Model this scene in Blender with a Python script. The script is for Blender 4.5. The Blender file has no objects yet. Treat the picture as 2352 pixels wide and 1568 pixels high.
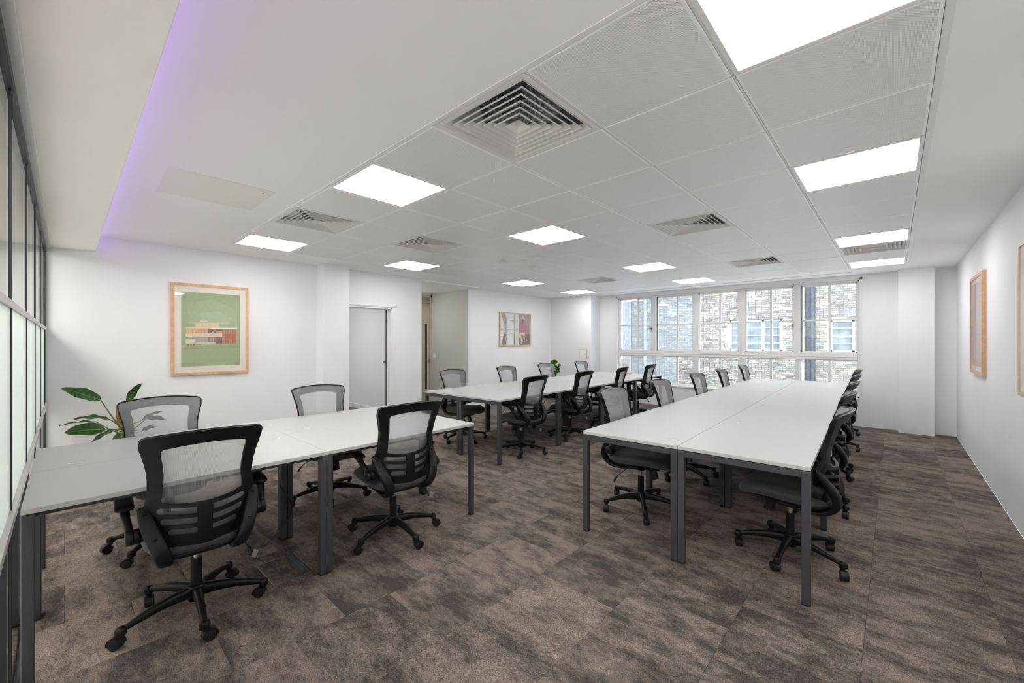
import bpy, bmesh, math, random
from mathutils import Vector, Matrix
from mathutils.geometry import delaunay_2d_cdt
random.seed(7)
sc = bpy.context.scene
COL = sc.collection
PI = math.pi
R = math.radians

# ------------------------------------------------------------------ camera, world, exposure
CAMZ = 1.36
cd = bpy.data.cameras.new('camera'); cam = bpy.data.objects.new('camera', cd); COL.objects.link(cam)
cam.location = (0, 0, CAMZ); cam.rotation_euler = (R(90), 0, R(42.744))
cd.sensor_width = 36; cd.lens = 36 * 949.7 / 2352; cd.shift_y = 1.3 / 2352
cd.clip_start = 0.02; cd.clip_end = 200
sc.camera = cam
sc.view_settings.view_transform = 'Standard'; sc.view_settings.look = 'None'
sc.view_settings.gamma = 1; sc.view_settings.use_curve_mapping = False
sc.view_settings.exposure = 0.60
PANEL = 9.6       # radiance of the LED ceiling panels
SKY = 4.4          # overcast sky
w = bpy.data.worlds.new('overcast_sky'); sc.world = w; w.use_nodes = True
bg = w.node_tree.nodes['Background']; bg.inputs[0].default_value = (0.87, 0.935, 1.0, 1); bg.inputs[1].default_value = SKY
sc.cycles.use_denoising = True
sc.cycles.max_bounces = 12; sc.cycles.diffuse_bounces = 8; sc.cycles.glossy_bounces = 4
sc.cycles.transparent_max_bounces = 10; sc.cycles.transmission_bounces = 4
sc.cycles.use_adaptive_sampling = True; sc.cycles.adaptive_threshold = 0.02
sc.cycles.caustics_reflective = False; sc.cycles.caustics_refractive = False
sc.cycles.sample_clamp_indirect = 8

# ------------------------------------------------------------------ materials
def new_mat(name):
    m = bpy.data.materials.new(name); m.use_nodes = True
    return m, m.node_tree.nodes, m.node_tree.links, m.node_tree.nodes['Principled BSDF']
def plain(name, c, rough=0.5, metal=0.0, spec=0.5, noise=0.0, scale=40, bump=0.0):
    m, N, L, b = new_mat(name)
    b.inputs['Base Color'].default_value = (*c, 1); b.inputs['Roughness'].default_value = rough
    b.inputs['Metallic'].default_value = metal; b.inputs['Specular IOR Level'].default_value = spec
    if noise or bump:
        tc = N.new('ShaderNodeTexCoord'); nt = N.new('ShaderNodeTexNoise'); nt.inputs['Scale'].default_value = scale
        nt.inputs['Detail'].default_value = 4
        L.new(tc.outputs['Object'], nt.inputs['Vector'])
        if noise:
            cr = N.new('ShaderNodeValToRGB')
            cr.color_ramp.elements[0].position = 0.3; cr.color_ramp.elements[1].position = 0.7
            cr.color_ramp.elements[0].color = (*[v * (1 - noise) for v in c], 1)
            cr.color_ramp.elements[1].color = (*[min(1, v * (1 + noise)) for v in c], 1)
            L.new(nt.outputs['Fac'], cr.inputs['Fac']); L.new(cr.outputs['Color'], b.inputs['Base Color'])
        if bump:
            bp = N.new('ShaderNodeBump'); bp.inputs['Strength'].default_value = bump; bp.inputs['Distance'].default_value = 0.002
            L.new(nt.outputs['Fac'], bp.inputs['Height']); L.new(bp.outputs['Normal'], b.inputs['Normal'])
    return m
def emit(name, c, s):
    m, N, L, b = new_mat(name); N.remove(b)
    e = N.new('ShaderNodeEmission'); e.inputs[0].default_value = (*c, 1); e.inputs[1].default_value = s
    L.new(e.outputs[0], N['Material Output'].inputs[0]); return m
def glass(name, tint=(1, 1, 1), haze=0.0, hazecol=(0.8, 0.85, 0.9), ior=1.5, boost=1.0):
    m, N, L, b = new_mat(name); N.remove(b)
    tr = N.new('ShaderNodeBsdfTransparent'); tr.inputs[0].default_value = (*tint, 1)
    gl = N.new('ShaderNodeBsdfGlossy'); gl.inputs['Roughness'].default_value = 0.01
    mx = N.new('ShaderNodeMixShader'); src = tr
    if haze:
        df = N.new('ShaderNodeBsdfTranslucent'); df.inputs[0].default_value = (*hazecol, 1)
        m2 = N.new('ShaderNodeMixShader'); m2.inputs[0].default_value = haze
        L.new(tr.outputs[0], m2.inputs[1]); L.new(df.outputs[0], m2.inputs[2]); src = m2
    # Schlick reflectance, the same on both faces of the thin pane
    ge = N.new('ShaderNodeNewGeometry'); dt = N.new('ShaderNodeVectorMath'); dt.operation = 'DOT_PRODUCT'
    L.new(ge.outputs['Normal'], dt.inputs[0]); L.new(ge.outputs['Incoming'], dt.inputs[1])
    def mth(op, a, bb=0.0, clamp=False):
        n = N.new('ShaderNodeMath'); n.operation = op; n.use_clamp = clamp
        for i, v in enumerate((a, bb)):
            if isinstance(v, (int, float)): n.inputs[i].default_value = v
            else: L.new(v, n.inputs[i])
        return n.outputs[0]
    f0 = ((ior - 1) / (ior + 1)) ** 2
    pw5 = mth('POWER', mth('SUBTRACT', 1.0, mth('ABSOLUTE', dt.outputs['Value'])), 5.0)
    fac = mth('MULTIPLY', mth('ADD', mth('MULTIPLY', pw5, 1 - f0), f0), boost, True)
    L.new(fac, mx.inputs[0])
    L.new(src.outputs[0], mx.inputs[1]); L.new(gl.outputs[0], mx.inputs[2])
    L.new(mx.outputs[0], N['Material Output'].inputs[0]); return m
def attr_mat(name, rough=0.7, noise=0.0, scale=60):
    m, N, L, b = new_mat(name); b.inputs['Roughness'].default_value = rough
    a = N.new('ShaderNodeAttribute'); a.attribute_name = 'Col'; out = a.outputs['Color']
    if noise:
        tc = N.new('ShaderNodeTexCoord'); nt = N.new('ShaderNodeTexNoise'); nt.inputs['Scale'].default_value = scale; nt.inputs['Detail'].default_value = 5
        L.new(tc.outputs['Object'], nt.inputs['Vector'])
        mr = N.new('ShaderNodeMapRange'); mr.inputs[1].default_value = 0.3; mr.inputs[2].default_value = 0.7
        mr.inputs[3].default_value = 1 - noise; mr.inputs[4].default_value = 1 + noise
        L.new(nt.outputs['Fac'], mr.inputs[0])
        vm = N.new('ShaderNodeVectorMath'); vm.operation = 'SCALE'; L.new(out, vm.inputs[0]); L.new(mr.outputs[0], vm.inputs['Scale']); out = vm.outputs[0]
    L.new(out, b.inputs['Base Color']); return m

M = {}
M['wall'] = plain('white_wall_paint', (0.82, 0.825, 0.835), 0.65, spec=0.3, noise=0.012, scale=3, bump=0.03)
M['wall_grey'] = plain('grey_corridor_wall', (0.62, 0.625, 0.59), 0.65, spec=0.3)  # corridor wall tone, greyer than the main walls
M['plaster'] = plain('white_ceiling_paint', (0.93, 0.925, 0.92), 0.7, spec=0.25)
M['trim'] = plain('white_gloss_trim', (0.82, 0.82, 0.82), 0.35)
M['cream'] = plain('cream_hatch', (0.86, 0.855, 0.81), 0.5)
M['void'] = plain('ceiling_void_dark', (0.05, 0.05, 0.05), 0.9)
M['grid'] = plain('ceiling_grid_metal', (0.80, 0.79, 0.77), 0.45)
M['vent'] = plain('diffuser_powder_coat', (0.76, 0.75, 0.73), 0.45)
M['led'] = emit('led_panel_light', (1.0, 0.985, 0.965), PANEL)
M['led_added'] = emit('added_panel_light', (1.0, 0.98, 0.955), PANEL * 1.95)  # stronger glow for the lamps added in the passage and side room
M['purple'] = emit('purple_led_light', (0.58, 0.33, 1.0), 6.5)
M['desk'] = plain('white_laminate', (0.50, 0.50, 0.49), 0.42, spec=0.4, noise=0.01, scale=200)
M['deskmetal'] = plain('graphite_steel', (0.045, 0.044, 0.052), 0.42, spec=0.5)
M['rubber'] = plain('black_rubber', (0.012, 0.012, 0.012), 0.6)
M['plastic'] = plain('black_nylon', (0.006, 0.006, 0.0062), 0.42, spec=0.28, bump=0.05, scale=300)
M['castor'] = plain('black_castor_plastic', (0.010, 0.010, 0.011), 0.42, spec=0.35)
M['chrome'] = plain('chrome', (0.75, 0.75, 0.75), 0.18, metal=1)
M['black'] = plain('black_powder_coat', (0.015, 0.015, 0.016), 0.4)
M['alu'] = plain('satin_aluminium', (0.62, 0.60, 0.58), 0.35, metal=0.6)
M['darkdoor'] = plain('dark_grey_door_paint', (0.075, 0.077, 0.085), 0.45)
M['beige'] = plain('beige_door_veneer', (0.62, 0.54, 0.42), 0.5, noise=0.05, scale=8)
M['beige_trim'] = plain('beige_door_frame_paint', (0.68, 0.63, 0.53), 0.45)
M['steel'] = plain('brushed_steel', (0.45, 0.44, 0.42), 0.35, metal=0.9)
M['winframe'] = plain('white_window_frame', (0.76, 0.755, 0.74), 0.4)
M['handle'] = plain('grey_window_handle', (0.22, 0.24, 0.24), 0.4, metal=0.6)
M['glass'] = glass('clear_window_glass', (0.97, 0.98, 0.98), ior=1.5, boost=1.3)
M['glass_fog'] = glass('hazy_window_glass', (0.93, 0.97, 1.0), haze=0.13, hazecol=(0.50, 0.55, 0.60), ior=1.5, boost=1.4)
M['glass_part'] = glass('partition_glass', (0.93, 0.92, 0.90), ior=1.5, boost=1.3)
M['glass_pic'] = glass('picture_glazing', (0.99, 0.99, 0.99), ior=1.45, boost=1.0)
M['glass_pic_matt'] = glass('low_reflection_glazing', (0.99, 0.99, 0.99), ior=1.2, boost=0.35)
M['leaf'] = plain('leaf_green', (0.045, 0.15, 0.025), 0.35, noise=0.35, scale=9)
M['leaf_bright'] = plain('leaf_bright_green', (0.11, 0.33, 0.02), 0.35, noise=0.25, scale=9)
M['leaf_mid'] = plain('leaf_mid_green', (0.075, 0.20, 0.055), 0.35, noise=0.3, scale=14)
M['vein'] = plain('leaf_midrib', (0.28, 0.45, 0.12), 0.4)
M['stem'] = plain('plant_stem', (0.16, 0.22, 0.07), 0.5, noise=0.3, scale=20)
M['sheath'] = plain('orange_leaf_sheath', (0.50, 0.20, 0.06), 0.5, noise=0.3, scale=12)
M['pot'] = plain('white_ceramic', (0.7, 0.7, 0.68), 0.3)
M['terra'] = plain('terracotta', (0.55, 0.21, 0.09), 0.7, noise=0.15, scale=30)
M['soil'] = plain('potting_soil', (0.03, 0.02, 0.013), 0.9)
M['oak'] = plain('pale_oak', (0.66, 0.40, 0.22), 0.45, noise=0.12, scale=24)
M['ash'] = plain('pale_ash', (0.62, 0.47, 0.30), 0.45, noise=0.10, scale=24)
M['mount'] = plain('cream_mount_board', (0.90, 0.82, 0.74), 0.8)
M['paper'] = plain('white_paper', (0.78, 0.78, 0.76), 0.8)
M['art'] = attr_mat('printed_paper', 0.75, noise=0.05, scale=40)
M['brick'] = attr_mat('london_stock_brick', 0.9, noise=0.35, scale=22)
M['mortar'] = plain('pale_mortar', (0.40, 0.39, 0.375), 0.95, noise=0.15, scale=6)
M['iron'] = plain('painted_iron', (0.055, 0.065, 0.08), 0.6, noise=0.4, scale=12)
M['lead'] = plain('weathered_grey_pipe', (0.31, 0.315, 0.32), 0.7, noise=0.4, scale=9)
M['farglass'] = plain('far_window_glass', (0.16, 0.20, 0.22), 0.12, noise=0.35, scale=2.5)
M['farframe'] = plain('far_window_frame', (0.66, 0.68, 0.70), 0.5)
M['yard'] = plain('pale_bounce_slab', (0.55, 0.55, 0.55), 0.9)  # pale surface of the added daylight bouncer below the window
M['ink'] = plain('ink', (0.02, 0.02, 0.05), 0.6)
M['acrylic'] = glass('clear_acrylic', (0.98, 0.98, 0.98))
M['white_plastic'] = plain('white_plastic', (0.78, 0.78, 0.77), 0.35)
M['boxmetal'] = plain('floor_box_metal', (0.19, 0.20, 0.19), 0.35, metal=0.7)
M['tag'] = plain('grey_lever_tag', (0.16, 0.16, 0.17), 0.45)
M['tagprint'] = plain('white_tag_print', (0.7, 0.7, 0.72), 0.5)

def make_frosted():
    m, N, L, b = new_mat('frosted_film_glass'); N.remove(b)
    tl = N.new('ShaderNodeBsdfTranslucent'); tl.inputs[0].default_value = (0.80, 0.86, 0.83, 1)
    df = N.new('ShaderNodeBsdfDiffuse'); df.inputs[0].default_value = (0.86, 0.90, 0.875, 1)
    gl = N.new('ShaderNodeBsdfGlossy'); gl.inputs['Roughness'].default_value = 0.12; gl.inputs[0].default_value = (0.9, 0.9, 0.9, 1)
    m1 = N.new('ShaderNodeMixShader'); m1.inputs[0].default_value = 0.5; L.new(tl.outputs[0], m1.inputs[1]); L.new(df.outputs[0], m1.inputs[2])
    lw = N.new('ShaderNodeValue'); lw.outputs[0].default_value = 0.14
    m2 = N.new('ShaderNodeMixShader'); L.new(lw.outputs[0], m2.inputs[0]); L.new(m1.outputs[0], m2.inputs[1]); L.new(gl.outputs[0], m2.inputs[2])
    L.new(m2.outputs[0], N['Material Output'].inputs[0]); return m
M['frost'] = make_frosted()

def make_seatcloth():
    m, N, L, b = new_mat('black_seat_mesh_cloth')
    tc = N.new('ShaderNodeTexCoord'); mp = N.new('ShaderNodeMapping'); mp.inputs['Scale'].default_value = (900, 900, 900)
    ch = N.new('ShaderNodeTexVoronoi'); ch.inputs['Scale'].default_value = 420
    L.new(tc.outputs['Object'], ch.inputs['Vector'])
    cr = N.new('ShaderNodeValToRGB'); cr.color_ramp.elements[0].position = 0.15; cr.color_ramp.elements[1].position = 0.55
    cr.color_ramp.elements[0].color = (0.007, 0.007, 0.007, 1); cr.color_ramp.elements[1].color = (0.052, 0.051, 0.049, 1)
    L.new(ch.outputs['Distance'], cr.inputs['Fac']); L.new(cr.outputs['Color'], b.inputs['Base Color'])
    b.inputs['Roughness'].default_value = 0.62; b.inputs['Sheen Weight'].default_value = 0.15; b.inputs['Specular IOR Level'].default_value = 0.3; b.inputs['Sheen Roughness'].default_value = 0.5
    return m
M['seat'] = make_seatcloth()

def make_netting():
    # woven elastic net: threads with real see-through gaps between them, laid out on the panel's own UVs (metres)
    m, N, L, b = new_mat('grey_net_cloth'); N.remove(b)
    uv = N.new('ShaderNodeUVMap'); uv.uv_map = 'UVMap'
    sx = N.new('ShaderNodeSeparateXYZ'); L.new(uv.outputs[0], sx.inputs[0])
    def mth(op, a, bb=None, clamp=False):
        n = N.new('ShaderNodeMath'); n.operation = op; n.use_clamp = clamp
        for i, v in enumerate((a, bb)):
            if v is None: continue
            if isinstance(v, (int, float)): n.inputs[i].default_value = v
            else: L.new(v, n.inputs[i])
        return n.outputs[0]
    k = 2 * PI / 0.0052
    su = mth('SINE', mth('MULTIPLY', sx.outputs[0], k)); sv = mth('SINE', mth('MULTIPLY', sx.outputs[1], k * 1.25))
    ge = N.new('ShaderNodeNewGeometry'); dt = N.new('ShaderNodeVectorMath'); dt.operation = 'DOT_PRODUCT'
    L.new(ge.outputs['Normal'], dt.inputs[0]); L.new(ge.outputs['Incoming'], dt.inputs[1])
    # round threads: the open gap narrows as the cloth is seen at a slant
    gap = mth('ADD', mth('MULTIPLY', mth('SUBTRACT', 1.0, mth('ABSOLUTE', dt.outputs['Value'])), 0.50), 0.27)
    hole = mth('GREATER_THAN', mth('ABSOLUTE', mth('MULTIPLY', su, sv)), gap)
    tr = N.new('ShaderNodeBsdfTransparent')
    df = N.new('ShaderNodeBsdfDiffuse'); df.inputs[0].default_value = (0.40, 0.405, 0.415, 1)
    gl = N.new('ShaderNodeBsdfGlossy'); gl.inputs[0].default_value = (0.6, 0.6, 0.6, 1); gl.inputs['Roughness'].default_value = 0.5
    mg = N.new('ShaderNodeMixShader'); mg.inputs[0].default_value = 0.06
    L.new(df.outputs[0], mg.inputs[1]); L.new(gl.outputs[0], mg.inputs[2])
    mx = N.new('ShaderNodeMixShader'); L.new(hole, mx.inputs[0]); L.new(mg.outputs[0], mx.inputs[1]); L.new(tr.outputs[0], mx.inputs[2])
    L.new(mx.outputs[0], N['Material Output'].inputs[0]); return m
M['net'] = make_netting()

def make_carpet():
    m, N, L, b = new_mat('brown_carpet_tile')
    b.inputs['Roughness'].default_value = 0.95; b.inputs['Specular IOR Level'].default_value = 0.1
    tc = N.new('ShaderNodeTexCoord'); oi = N.new('ShaderNodeObjectInfo')
    off = N.new('ShaderNodeMath'); off.operation = 'MULTIPLY'; off.inputs[1].default_value = 57.0; L.new(oi.outputs['Random'], off.inputs[0])
    cmb = N.new('ShaderNodeCombineXYZ'); L.new(off.outputs[0], cmb.inputs[0]); L.new(off.outputs[0], cmb.inputs[2])
    add = N.new('ShaderNodeVectorMath'); add.operation = 'ADD'; L.new(tc.outputs['Object'], add.inputs[0]); L.new(cmb.outputs[0], add.inputs[1])
    def noise(scale, vec, det=5, rough=0.6):
        mp = N.new('ShaderNodeMapping'); mp.inputs['Scale'].default_value = vec; L.new(add.outputs[0], mp.inputs['Vector'])
        n = N.new('ShaderNodeTexNoise'); n.inputs['Scale'].default_value = scale; n.inputs['Detail'].default_value = det; n.inputs['Roughness'].default_value = rough
        L.new(mp.outputs[0], n.inputs['Vector']); return n.outputs['Fac']
    a = noise(3.6, (1.0, 2.0, 1), 10, 0.78)
    f = noise(260, (1, 1, 1), 2, 0.7)
    cr = N.new('ShaderNodeValToRGB'); e = cr.color_ramp.elements
    e[0].position = 0.40; e[0].color = (0.070, 0.062, 0.058, 1)
    e[1].position = 0.58; e[1].color = (0.225, 0.181, 0.156, 1)
    x = e.new(0.49); x.color = (0.145, 0.120, 0.106, 1)
    # each tile sits slightly lighter or darker
    r2 = N.new('ShaderNodeMapRange'); r2.inputs[3].default_value = -0.045; r2.inputs[4].default_value = 0.045
    fr = N.new('ShaderNodeMath'); fr.operation = 'FRACT'; mm = N.new('ShaderNodeMath'); mm.operation = 'MULTIPLY'; mm.inputs[1].default_value = 7.3
    L.new(oi.outputs['Random'], mm.inputs[0]); L.new(mm.outputs[0], fr.inputs[0]); L.new(fr.outputs[0], r2.inputs[0])
    ad = N.new('ShaderNodeMath'); ad.operation = 'ADD'; L.new(a, ad.inputs[0]); L.new(r2.outputs[0], ad.inputs[1])
    L.new(ad.outputs[0], cr.inputs['Fac'])
    mr = N.new('ShaderNodeMapRange'); mr.inputs[1].default_value = 0.33; mr.inputs[2].default_value = 0.67; mr.inputs[3].default_value = 0.35; mr.inputs[4].default_value = 1.65
    L.new(f, mr.inputs[0])
    vm = N.new('ShaderNodeVectorMath'); vm.operation = 'SCALE'; L.new(cr.outputs[0], vm.inputs[0]); L.new(mr.outputs[0], vm.inputs['Scale'])
    L.new(vm.outputs[0], b.inputs['Base Color'])
    bp = N.new('ShaderNodeBump'); bp.inputs['Strength'].default_value = 0.6; bp.inputs['Distance'].default_value = 0.002
    L.new(f, bp.inputs['Height']); L.new(bp.outputs[0], b.inputs['Normal'])
    return m
M['carpet'] = make_carpet()

def make_perf():
    # pressed steel ceiling tile: fine punched dots inside a plain margin
    m, N, L, b = new_mat('perforated_ceiling_tile')
    b.inputs['Roughness'].default_value = 0.38
    tc = N.new('ShaderNodeTexCoord'); sx = N.new('ShaderNodeSeparateXYZ'); L.new(tc.outputs['Object'], sx.inputs[0])
    def mth(op, a, bb=None):
        n = N.new('ShaderNodeMath'); n.operation = op
        for i, v in enumerate((a, bb)):
            if v is None: continue
            if isinstance(v, (int, float)): n.inputs[i].default_value = v
            else: L.new(v, n.inputs[i])
        return n.outputs[0]
    k = 2 * PI / 0.0064
    su = mth('SINE', mth('MULTIPLY', sx.outputs[0], k)); sv = mth('SINE', mth('MULTIPLY', sx.outputs[1], k))
    dot = mth('GREATER_THAN', mth('MULTIPLY', su, sv), 0.45)
    ax = mth('MAXIMUM', mth('ABSOLUTE', sx.outputs[0]), mth('ABSOLUTE', sx.outputs[1]))
    fac = mth('MULTIPLY', dot, mth('LESS_THAN', ax, 0.288))
    mx = N.new('ShaderNodeMix'); mx.data_type = 'RGBA'
    mx.inputs['A'].default_value = (0.93, 0.93, 0.92, 1); mx.inputs['B'].default_value = (0.30, 0.30, 0.30, 1)
    L.new(fac, mx.inputs['Factor']); L.new(mx.outputs['Result'], b.inputs['Base Color'])
    return m
M['perf'] = make_perf()
M['vinyl'] = plain('pale_passage_floor', (0.50, 0.47, 0.43), 0.5)  # passage floor made pale to send light up to the ceilings

def make_foil():
    m, N, L, b = new_mat('crinkled_foil_duct')
    b.inputs['Metallic'].default_value = 0.9; b.inputs['Roughness'].default_value = 0.3; b.inputs['Base Color'].default_value = (0.55, 0.55, 0.56, 1)
    tc = N.new('ShaderNodeTexCoord'); v = N.new('ShaderNodeTexVoronoi'); v.inputs['Scale'].default_value = 60
    L.new(tc.outputs['Object'], v.inputs['Vector'])
    bp = N.new('ShaderNodeBump'); bp.inputs['Strength'].default_value = 1.0; bp.inputs['Distance'].default_value = 0.03
    L.new(v.outputs['Distance'], bp.inputs['Height']); L.new(bp.outputs[0], b.inputs['Normal'])
    return m
M['foil'] = make_foil()

# ------------------------------------------------------------------ mesh helpers
def mesh_from(bm, name, mat, smooth=None):
    bmesh.ops.recalc_face_normals(bm, faces=bm.faces)
    me = bpy.data.meshes.new(name); bm.to_mesh(me); bm.free()
    for m in (mat if isinstance(mat, (list, tuple)) else [mat]): me.materials.append(M[m] if isinstance(m, str) else m)
    if smooth is not None:
        me.shade_smooth() if smooth == 180 else me.shade_smooth()
        if smooth < 180: me.set_sharp_from_angle(angle=R(smooth))
    return me
def link(name, me, parent=None, loc=(0, 0, 0), rot=(0, 0, 0)):
    o = bpy.data.objects.new(name, me); COL.objects.link(o)
    o.location = loc; o.rotation_euler = rot
    if parent: o.parent = parent
    return o
def obj(name, bm, mat, parent=None, loc=(0, 0, 0), rot=(0, 0, 0), smooth=None):
    return link(name, mesh_from(bm, name, mat, smooth), parent, loc, rot)
def tag(o, label, cat, group=None, kind=None):
    o['label'] = label; o['category'] = cat
    if group: o['group'] = group
    if kind: o['kind'] = kind
    return o
def struct(name, bm, mat, smooth=None, label=None):
    o = obj(name, bm, mat, None, smooth=smooth); o['kind'] = 'structure'
    if label: o['label'] = label
    return o
def empty(name, loc=(0, 0, 0), rz=0):
    o = bpy.data.objects.new(name, None); COL.objects.link(o); o.location = loc; o.rotation_euler = (0, 0, rz); o.empty_display_size = 0.1
    return o
def copy_tree(o, parent=None):
    c = o.copy(); COL.objects.link(c); c.parent = parent
    for ch in o.children: copy_tree(ch, c)
    return c
def box(bm, lo, hi, bev=0.0, seg=1, mi=0):
    vs = [bm.verts.new((x, y, z)) for x in (lo[0], hi[0]) for y in (lo[1], hi[1]) for z in (lo[2], hi[2])]
    F = [(0, 1, 3, 2), (4, 6, 7, 5), (0, 4, 5, 1), (2, 3, 7, 6), (0, 2, 6, 4), (1, 5, 7, 3)]
    fs = [bm.faces.new([vs[i] for i in f]) for f in F]
    for f in fs: f.material_index = mi
    if bev:
        es = list({e for f in fs for e in f.edges})
        r = bmesh.ops.bevel(bm, geom=es, offset=bev, segments=seg, affect='EDGES', profile=0.5)
        for f in r['faces']: f.material_index = mi
    return vs
def B(*args, **k):
    bm = bmesh.new()
    for a in args: box(bm, a[0], a[1], *(a[2:]), **k)
    return bm
def cyl(bm, a, b, r0, r1=None, n=20, cap=True):
    a, b = Vector(a), Vector(b); r1 = r0 if r1 is None else r1
    t = (b - a).normalized(); s = t.orthogonal().normalized(); u = t.cross(s)
    A = []; Bv = []
    for i in range(n):
        d = s * math.cos(2 * PI * i / n) + u * math.sin(2 * PI * i / n)
        A.append(bm.verts.new(a + d * r0)); Bv.append(bm.verts.new(b + d * r1))
    for i in range(n): bm.faces.new((A[i], A[(i + 1) % n], Bv[(i + 1) % n], Bv[i]))
    if cap: bm.faces.new(A[::-1]); bm.faces.new(Bv)
def lathe(bm, prof, n=24, center=(0, 0, 0), axis='Z'):
    rings = []; c = Vector(center)
    for r, z in prof:
        ring = []
        for i in range(n):
            a = 2 * PI * i / n
            p = Vector((r * math.cos(a), r * math.sin(a), z))
            if axis == 'X': p = Vector((z, r * math.cos(a), r * math.sin(a)))
            if axis == 'Y': p = Vector((r * math.cos(a), z, r * math.sin(a)))
            ring.append(bm.verts.new(c + p))
        rings.append(ring)
    for q in range(len(rings) - 1):
        for i in range(n): bm.faces.new((rings[q][i], rings[q][(i + 1) % n], rings[q + 1][(i + 1) % n], rings[q + 1][i]))
    if prof[0][0] > 1e-5: bm.faces.new(rings[0][::-1])
    if prof[-1][0] > 1e-5: bm.faces.new(rings[-1])
    bmesh.ops.remove_doubles(bm, verts=[v for ring in rings for v in ring], dist=1e-6)
def sweep(bm, pts, secs, side=(1, 0, 0), n=12, p=3.0, cap=True):
    """superellipse section (half width a along side, half thickness b) swept along pts"""
    pts = [Vector(q) for q in pts]; rings = []
    for i, q in enumerate(pts):
        t = (pts[min(i + 1, len(pts) - 1)] - pts[max(i - 1, 0)]).normalized()
        s = Vector(side); s = (s - t * s.dot(t)).normalized(); u = t.cross(s)
        a, b = secs[i] if isinstance(secs, list) else secs
        ring = []
        for k in range(n):
            th = 2 * PI * (k + 0.5) / n; c, d = math.cos(th), math.sin(th)
            ring.append(bm.verts.new(q + s * a * math.copysign(abs(c) ** (2 / p), c) + u * b * math.copysign(abs(d) ** (2 / p), d)))
        rings.append(ring)
    for q in range(len(rings) - 1):
        for i in range(n): bm.faces.new((rings[q][i], rings[q][(i + 1) % n], rings[q + 1][(i + 1) % n], rings[q + 1][i]))
    if cap: bm.faces.new(rings[0][::-1]); bm.faces.new(rings[-1])
def spline(pts, n):
    """Catmull-Rom through tuples of any length"""
    out = []; P = [pts[0]] + list(pts) + [pts[-1]]
    for i in range(1, len(P) - 2):
        for k in range(n):
            t = k / n
            out.append(tuple(0.5 * (2 * b + (c - a) * t + (2 * a - 5 * b + 4 * c - d) * t * t + (3 * b - a - 3 * c + d) * t ** 3)
                             for a, b, c, d in zip(P[i - 1], P[i], P[i + 1], P[i + 2])))
    out.append(tuple(pts[-1])); return out
def interp(tab, x):
    if x <= tab[0][0]: return tab[0][1]
    for (a, va), (b, vb) in zip(tab, tab[1:]):
        if x <= b:
            t = (x - a) / (b - a); t = t * t * (3 - 2 * t) * 0.5 + t * 0.5
            return va + (vb - va) * t
    return tab[-1][1]
def in_poly(x, y, P):
    c = False; j = len(P) - 1
    for i in range(len(P)):
        if (P[i][1] > y) != (P[j][1] > y) and x < (P[j][0] - P[i][0]) * (y - P[i][1]) / (P[j][1] - P[i][1]) + P[i][0]: c = not c
        j = i
    return c

# ------------------------------------------------------------------ room dimensions (metres)
C = 2.453                      # ceiling
XL, XR, YF, YW = -6.03, 0.66, -0.127, 8.71
XL2, YC0, YC1 = -6.35, 4.208, 5.56      # left wall beyond the corridor opening
DT = 0.719                     # desk height

# ------------------------------------------------------------------ floor with carpet tiles
floor = struct('floor', B(((XL2, YF, -0.12), (XR, YW + 0.3, -0.006))), 'void', label='brown mottled carpet tiles laid in a staggered pattern')
TP = 0.475
def tile_mesh(wx, wy):
    return mesh_from(B(((-wx / 2 + 0.0004, -wy / 2 + 0.0004, -0.006), (wx / 2 - 0.0004, wy / 2 - 0.0004, 0), 0.0008)), 'carpet_tile', 'carpet')
full = tile_mesh(TP, TP); cache = {}
cols = range(-15, 2)
n_t = 0
for c_ in cols:
    x0 = 0.374 + c_ * TP; x1 = x0 + TP
    a, b = max(x0, XL), min(x1, XR)
    if b - a < 0.01: continue
    ys = 5.70 - 13 * TP + (TP / 2 if c_ % 2 else 0)
    for r_ in range(0, 22):
        y0 = ys + r_ * TP; y1 = y0 + TP
        p, q = max(y0, YF), min(y1, YW)
        if q - p < 0.01: continue
        wx, wy = round(b - a, 4), round(q - p, 4)
        me = full if (wx == TP and wy == TP) else cache.setdefault((wx, wy), tile_mesh(wx, wy))
        t = link('carpet_tile', me, floor, ((a + b) / 2, (p + q) / 2, 0)); n_t += 1
# carpet strip between the wall lines x=-6.35..-6.03 beyond the corridor mouth
link('carpet_tile', tile_mesh(0.32, YW - YC1), floor, ((XL + XL2) / 2, (YC1 + YW) / 2, 0))
struct('trim_1', B(((-7.9, YC0 - 0.02, -0.12), (XL, YC1, 0.0))), 'carpet', label='carpeted corridor floor')

# ------------------------------------------------------------------ walls
T = 0.12
# left wall with the doorway (2.86 .. 3.634, up to 1.922)
wl = struct('wall_left', B(((XL - T, YF - 0.1, 0), (XL, 2.80, C)), ((XL - T, 2.80, 1.922), (XL, 3.634, C)), ((XL - T, 3.634, 0), (XL, YC0, C))), 'wall', label='white wall with the green print and a doorway')
struct('trim_2', B(((XL, 2.435, 0), (-5.80, 2.80, C))), 'wall', label='white boxed pilaster beside the doorway')
struct('wall_left_far', B(((XL2 - T, YC1 + 0.003, 0), (XL2, 8.45, C))), 'wall', label='white wall with the landscape picture')
struct('wall_corridor', B(((-7.70, YC1 - 0.002, 0), (XL2 - 0.0005, YC1 + 0.1, C))), 'wall_grey', label='grey corridor wall with light switch')
struct('wall_corridor_near', B(((-7.70, YC0 - 0.10, 0), (XL - T, YC0, C))), 'wall', label='partition between corridor and side room')
struct('wall_corridor_end', B(((-7.70, YC0 - 0.1, 0), (-7.58, 4.70, C)), ((-7.70, 4.70, 2.405), (-7.58, YC1, C)), ((-7.70, 4.70, -0.01), (-7.665, YC1, C))), 'wall', label='corridor end wall around the beige door')
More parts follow.
